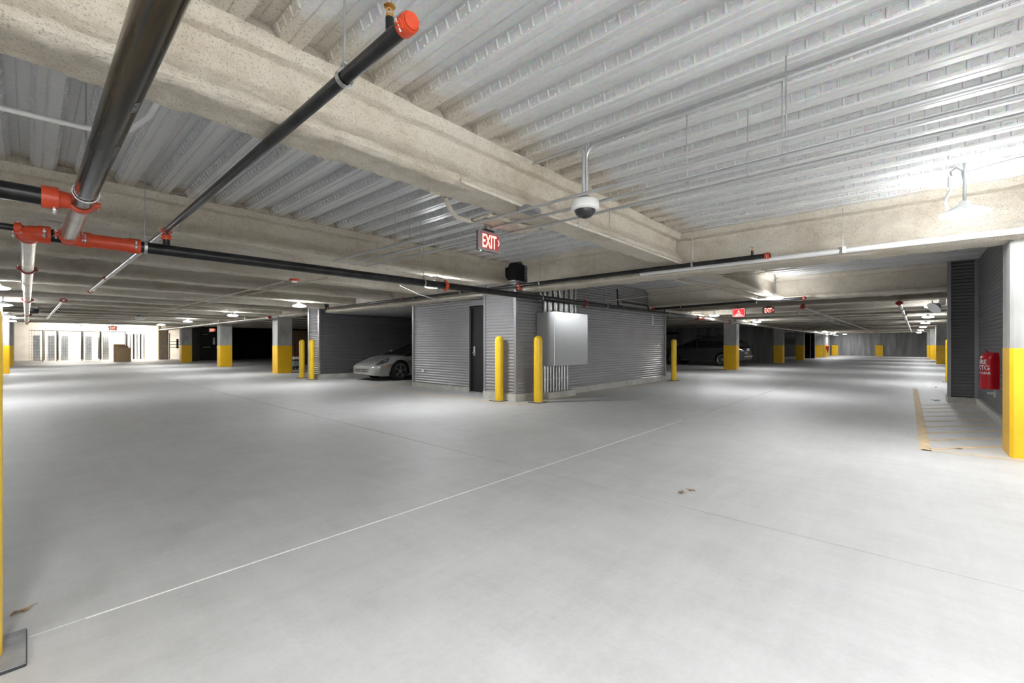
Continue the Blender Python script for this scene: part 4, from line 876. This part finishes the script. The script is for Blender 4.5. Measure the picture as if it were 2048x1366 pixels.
# ------------------------------------------------------------------ odds and ends in dark bays
wp = tag(MB().box(10.4, 11.35, 27.0, 27.06, 0, 2.05).build('plywood_panel', 'wood'), 'tall brown plywood panel in dark bay behind left bollards', 'plywood')
ct = empty('utility_cart', (8.75, 22.2, 0)); tag(ct, 'small teal and black wheeled tool cart behind left bollard', 'cart')
MB().box(-.22, .22, -.3, .3, .16, .42, .03).build('tub', 'teal', ct); MB().box(-.2, .2, -.25, .25, .5, .62, .03).build('tray', 'white', ct); MB().box(-.24, .24, -.32, .32, .1, .16).build('deck', 'blk', ct)
for sx in (-.18, .18):
    for sy in (-.25, .25): MB().lathe((sx - .02, sy, .07), (1, 0, 0), [(0, .07), (.04, .07), (.04, 0)], 12).build('wheel', 'tyre', ct, True)
MB().tube([(.2, -.25, .4), (.22, -.25, .95), (.22, .25, .95), (.2, .25, .4)], .014, 8).build('push_handle', 'blk', ct, True)
for i, x in enumerate((10.35, 10.5, 10.72)):
    t_ = tag(MB().tube([(x, 26.8, 0.02), (x + .06, 26.95, 1.3)], .02, 8).build('broom_handle', 'red_dark'), ['left', 'middle', 'right'][i] + ' of three reddish broom handles leaning on plywood', 'broom', 'broom handles')
gc = empty('utility_cabinet', (33.0, 13.7, 0)); tag(gc, 'grey utility cabinet against wall beyond dark car bonnet', 'cabinet'); MB().box(-.3, .3, -.55, .55, 0, 2.0).build('body', 'galv_box', gc); MB().box(-.35, .35, -.6, .6, 2.0, 2.16).build('top_cap', 'blk', gc); MB().box(-.32, -.3, -.5, .5, .1, 1.85).build('cabinet_door', 'galv_box', gc)
gd = empty('glass_panel', (46.5, 6.6, 0)); tag(gd, 'narrow bright-edged glass door panel between far columns', 'glass door'); MB().box(-.03, .03, -.4, .4, 0, 2.2).build('pane', 'glass', gd); 
for y in (-.42, -.1, .38): MB().box(-.05, .05, y, y + .05, 0, 2.25).build('frame_post', 'galv', gd)

# ------------------------------------------------------------------ cars
def lerp_tab(tab, x):
    if x <= tab[0][0]: return tab[0][1]
    for (a, va), (b, vb) in zip(tab, tab[1:]):
        if x <= b:
            t = (x - a) / (b - a); t = t * t * (3 - 2 * t) * .35 + t * .65; return va + (vb - va) * t
    return tab[-1][1]
def wheel(par, x, y, side, r, wd, spokes, name='wheel'):
    """side=+-1: outward direction along local y"""
    e = empty(name); e.parent = par; e.location = (x, y, r)
    a = Vector((0, side, 0)); h = wd / 2
    MB().lathe((0, 0, 0), a, [(-h, r * .68), (-h, r * .92), (-h * .7, r), (h * .7, r), (h * .98, r * .93), (h, r * .8), (h * .9, r * .69)], 32).build('tyre', 'tyre', e, True, 40)
    m = MB(); m.lathe((0, 0, 0), a, [(h * .55, r * .60), (h * .92, r * .66), (h * .97, r * .71), (h * .85, r * .70)], 32); m.lathe((0, 0, 0), a, [(h * .6, r * .05), (h * .9, r * .14), (h * .95, r * .12), (h * .97, 0)], 16)
    for k in range(spokes):
        t0 = 2 * math.pi * k / spokes
        for sg in ((0,) if spokes == 5 else (-.1, .1)):
            pts = [(r * .1, t0 + sg * .5), (r * .28, t0 + .12 + sg), (r * .45, t0 + .2 + sg), (r * .67, t0 + .12 + sg)]
            wds = [.036, .030, .032, .05] if spokes == 5 else [.02, .016, .014, .016]
            vs = []
            for (rr, th), w_ in zip(pts, wds):
                u = Vector((math.cos(th), 0, math.sin(th))); n = Vector((-math.sin(th), 0, math.cos(th)))
                for q, z in ((-1, .72), (1, .72), (.6, .93), (-.6, .93)): vs.append(u * rr + n * q * w_ + a * h * z)
            m.add(vs, [(4 * i + p, 4 * i + (p + 1) % 4, 4 * i + 4 + (p + 1) % 4, 4 * i + 4 + p) for i in range(3) for p in range(4)])
    m.build('rim', 'alloy', e, True, 40)
    MB().lathe((0, 0, 0), a, [(-h * .2, r * .62), (-h * .1, 0)], 20).build('brake_disc', 'blk', e)
def car(name, P, root):
    Lc = P['L']
    def zb(x):
        z = lerp_tab(P['bot'], x)
        for xw in P['axles']:
            d = abs(x - xw)
            if d < P['Ra']: z = max(z, P['rw'] + math.sqrt(P['Ra'] ** 2 - d * d) * 1.0)
        return z
    def S(x, v, off=0.0, n=P['n']):
        w = lerp_tab(P['wid'], x); zt = lerp_tab(P['top'], x); zm = lerp_tab(P['mid'], x); b0 = lerp_tab(P['bot'], x); b = zb(x)
        s = 1 if v >= 0 else -1; v = abs(v)
        if v <= .62:
            th = v / .62 * math.pi / 2
            y = w * math.sin(th) ** (2 / n); z = zm + (zt - zm) * max(0, math.cos(th)) ** (2 / n)
            z += P['fender'](x) * math.exp(-((y - w * .72) / .13) ** 2)
            if z < b: z = b
        else:
            k = (v - .62) / .38; z = zm + (b0 - zm) * k; y = w * (1 - .07 * k * k)
            if z < b: z = min(b, max(zm, b) if b > zm else b)
        return Vector((x, s * (y + off), z + off * (1 if v < .4 else 0)))
    nx, nv = 150, 22; mb = MB()
    mb.grid(lambda u, v: S(Lc * u, -1 + 2 * v), nx, nv * 2)
    row = nx + 1
    mb.f.append(tuple(j * row for j in range(nv * 2 + 1))); mb.f.append(tuple(j * row + nx for j in range(nv * 2, -1, -1)))
    mb.build('body', P['paint'], root, True, 40)
    def C_(x, v, off=0.0):
        zt = lerp_tab(P['ctop'], x); z0 = P['belt']; w0 = P['cw0']; n = P['cn']; s = 1 if v >= 0 else -1; v = abs(v)
        th = v * math.pi / 2; tap = min(1, max(.0, (zt - z0) / (P['H'] - z0)))
        y = w0 * (1 - .04 * (1 - tap)) * math.sin(th) ** (2 / n) ; zz = max(0, math.cos(th)) ** (2 / n)
        y *= 1 - P['tumble'] * zz * tap
        return Vector((x, s * (y + off), z0 + (zt - z0) * zz + off))
    x0, x1 = P['ctop'][0][0], P['ctop'][-1][0]
    g2 = MB(); g2.grid(lambda u, v: C_(x0 + (x1 - x0) * u, -1 + 2 * v), 50, 28); g2.build('greenhouse_glass', 'glass', root, True, 50, recalc=True)
    ra, rb = P['roof']
    g3 = MB(); g3.grid(lambda u, v: C_(ra + (rb - ra) * u, -P['rv'] + 2 * P['rv'] * v, .006), 24, 16); g3.build('roof', P['paint'], root, True, 50)
    for s in (-1, 1):
        MB().tube([C_(x, s * P['rv'], .004) for x in [x0 + .05 + (ra - x0) * k / 8 for k in range(9)]], P['pil'], 6).build('windscreen_pillar', P.get('pillar', P['paint']), root, True)
        MB().tube([C_(x, s * P['rv'], .004) for x in [rb + (x1 - .05 - rb) * k / 8 for k in range(9)]], P['pil'] * 1.3, 6).build('rear_pillar', P['paint'], root, True)
        for xp in P['posts']: MB().tube([C_(xp + .1 * (1 - k / 5), s * (1 - (1 - P['rv']) * k / 5), .004) for k in range(6)], P['pil'] * 1.2, 6).build('door_pillar', 'blk', root, True)
        MB().lathe(Vector((P['mirror'][0], s * P['mirror'][1], P['mirror'][2])), (1, 0, 0), [(-.06, 0), (-.05, .05), (0, .075), (.04, .07), (.05, 0)], 14).build('side_mirror', P['paint'], root, True)
    ub = MB(); ub.box(.35, Lc - .3, -P['uw'], P['uw'], lerp_tab(P['bot'], 1) + .02, .5 if P['H'] < 1.4 else .7); ub.build('underbody', 'tyre', root)
    for xw in P['axles']:
        for s in (-1, 1): wheel(root, xw, s * (P['track']), s, P['rw'], P['tw'], P['spokes'])
    return S, C_
def patch(root, name, mt, fn, nu=10, nv=6):
    m = MB(); m.grid(fn, nu, nv); return m.build(name, mt, root, True, 60)
cr = empty('sports_car', (7.50, 13.62, 0)); tag(cr, 'silver low sports car parked nose-out in dark garage recess', 'car')
def sf(x): return .07 * math.exp(-((x - .85) / .5) ** 2) + .05 * math.exp(-((x - 3.3) / .6) ** 2)
P911 = dict(L=4.43, H=1.30, n=2.5, paint='silver', axles=(.96, 3.31), Ra=.37, rw=.325, tw=.22, track=.76, uw=.62, spokes=5, fender=sf,
    bot=[(0, .21), (.08, .18), (.4, .165), (3.9, .18), (4.3, .26), (4.43, .36)], top=[(0, .47), (.05, .53), (.15, .585), (.4, .66), (.8, .755), (1.2, .84), (1.5, .89), (3.2, .92), (3.7, .87), (4.15, .74), (4.38, .62), (4.43, .55)],
    mid=[(0, .42), (.2, .47), (.8, .56), (2, .60), (3.4, .64), (4.43, .5)], wid=[(0, .50), (.03, .60), (.10, .70), (.25, .785), (.5, .845), (.9, .885), (1.6, .875), (2.4, .875), (3.3, .905), (3.9, .87), (4.25, .76), (4.43, .56)],
    ctop=[(1.22, .84), (1.5, .98), (1.8, 1.13), (2.1, 1.24), (2.4, 1.29), (2.7, 1.295), (3.1, 1.24), (3.5, 1.10), (3.9, .90)], belt=.82, cw0=.74, cn=2.6, tumble=.16, roof=(2.02, 3.2), rv=.60, pil=.018, pillar='blk', posts=(2.55,), mirror=(1.72, .9, .95))
S, Cc = car('sports_car', P911, cr)
for s in (-1, 1):
    def hl(u, v, s=s):
        a = u * 2 * math.pi; rr = v; x = .40 + .26 * rr * math.cos(a) ; vv = .36 + .085 * rr * math.sin(a) - .22 * (x - .40)
        return S(max(.02, x), s * vv, .006)
    patch(cr, 'headlamp', 'lampglass', hl, 24, 4)
    patch(cr, 'headlamp_reflector', 'alloy', lambda u, v, s=s: S(.5 + .07 * v * math.cos(u * 6.283), s * (.335 + .03 * v * math.sin(u * 6.283)), .009), 16, 3)
    patch(cr, 'side_marker', 'amber', lambda u, v, s=s: S(.44 + .15 * u, s * (.615 + .03 * v), .007), 6, 2)
    MB().tube([S(.62 + 0.004 * k, s * (.63 + .30 * k / 8), .003) for k in range(9)], .003, 4).build('bumper_seam', 'blk', cr)
for z, y0, y1 in ((.375, -.46, -.03), (.375, .03, .46), (.315, -.50, -.03), (.315, .03, .50)):
    m = MB(); vs = []
    for k in range(9):
        y = y0 + (y1 - y0) * k / 8; xx = -.004 + .10 * max(0, abs(y) - .38) ** 1.5 * 6
        hh = .014 * (1 - .7 * (abs(y) / .52) ** 3)
        vs += [(xx - .004, y, z - hh), (xx - .004, y, z + hh), (xx + .03, y, z + hh), (xx + .03, y, z - hh)]
    m.add(vs, [(4 * i + p, 4 * i + (p + 1) % 4, 4 * i + 4 + (p + 1) % 4, 4 * i + 4 + p) for i in range(8) for p in range(4)] + [(0, 1, 2, 3), (32, 33, 34, 35)]); m.build('air_intake', 'tyre', cr)
MB().lathe(S(.16, 0, .002), (-.35, 0, 1), [(0, .022), (.004, .02), (.005, 0)], 16).build('bonnet_badge', 'brass', cr)

sv = empty('estate_car', (27.22, 11.6, 0), R(-90)); tag(sv, 'dark charcoal sport utility car parked behind yellow-based column', 'car')
PS = dict(L=4.85, H=1.62, n=3.6, paint='suv', axles=(.95, 3.75), Ra=.42, rw=.36, tw=.24, track=.83, uw=.7, spokes=6, fender=lambda x: 0.0,
    bot=[(0, .35), (.1, .27), (.5, .25), (4.4, .26), (4.85, .36)], top=[(0, .72), (.06, .86), (.3, .96), (1.0, 1.05), (1.3, 1.08), (4.4, 1.1), (4.75, 1.05), (4.85, .9)],
    mid=[(0, .65), (.3, .85), (1, .93), (4.5, .96), (4.85, .8)], wid=[(0, .68), (.05, .78), (.2, .87), (.6, .94), (1.2, .955), (4.0, .95), (4.5, .91), (4.8, .82), (4.85, .76)],
    ctop=[(1.05, 1.07), (1.4, 1.24), (1.8, 1.45), (2.1, 1.56), (2.5, 1.61), (3.2, 1.62), (3.9, 1.60), (4.35, 1.53), (4.6, 1.36), (4.78, 1.08)], belt=1.03, cw0=.89, cn=3.6, tumble=.14, roof=(1.98, 4.4), rv=.66, pil=.03, posts=(2.25, 3.2), mirror=(1.55, .98, 1.1))
S2, C2 = car('estate_car', PS, sv)
for s in (-1, 1):
    patch(sv, 'headlamp', 'alloy', lambda u, v, s=s: S2(.05 + .45 * u, s * (.50 + .06 * v * (1 - .5 * u)), .006), 8, 3)
    patch(sv, 'tail_lamp', 'taillamp', lambda u, v, s=s: S2(4.5 + .34 * u, s * (.46 + .13 * v), .006), 8, 4)
    patch(sv, 'fog_lamp', 'alloy', lambda u, v, s=s: S2(.06 + .14 * u, s * (.80 + .04 * v), .006), 4, 2)
    for xh in (2.0, 3.05): MB().tube([S2(xh + .2 * k / 4, s * .655, .012) for k in range(5)], .012, 6).build('door_handle', 'alloy', sv, True)
    MB().tube([S2(1.45 + 1.8 * k / 8, s * .97, .008) for k in range(9)], .012, 6).build('sill_trim', 'galv', sv, True)
    MB().tube([(x, s * .62, 1.665) for x in (2.1, 2.6, 3.4, 4.2)], .016, 6).build('roof_rail', 'blk', sv, True)
    for xm in (2.25, 3.45):
        MB().box(xm - .02, xm + .02, s * .62 - .03, s * .62 + .03, 1.60, 1.67).build('rail_foot', 'blk', sv)
    rk = MB(); rk.tube([(2.35, s * .55, 1.69), (2.45, s * .58, 1.8), (2.3, s * .62, 1.86)], .022, 6); rk.tube([(2.35, s * .55, 1.69), (2.2, s * .5, 1.83)], .02, 6); rk.tube([(2.1, s * .5, 1.72), (2.7, s * .5, 1.72)], .02, 6)
    rk.build('bike_carrier', 'blk', sv)
    rk = MB(); rk.tube([(3.55, s * .55, 1.69), (3.65, s * .58, 1.8), (3.5, s * .62, 1.86)], .022, 6); rk.tube([(3.55, s * .55, 1.69), (3.4, s * .5, 1.83)], .02, 6); rk.tube([(3.3, s * .5, 1.72), (3.9, s * .5, 1.72)], .02, 6)
    rk.build('bike_carrier', 'blk', sv)
for xb in (2.35, 3.55): MB().tube([(xb, -.64, 1.70), (xb, .64, 1.70)], .018, 6).build('cross_bar', 'blk', sv, True)
MB().box(4.845, 4.86, -.26, .26, .86, 1.0).build('number_plate', 'print', sv); MB().box(4.82, 4.90, -.75, .75, .5, .58, .02).build('bumper_trim', 'galv', sv)
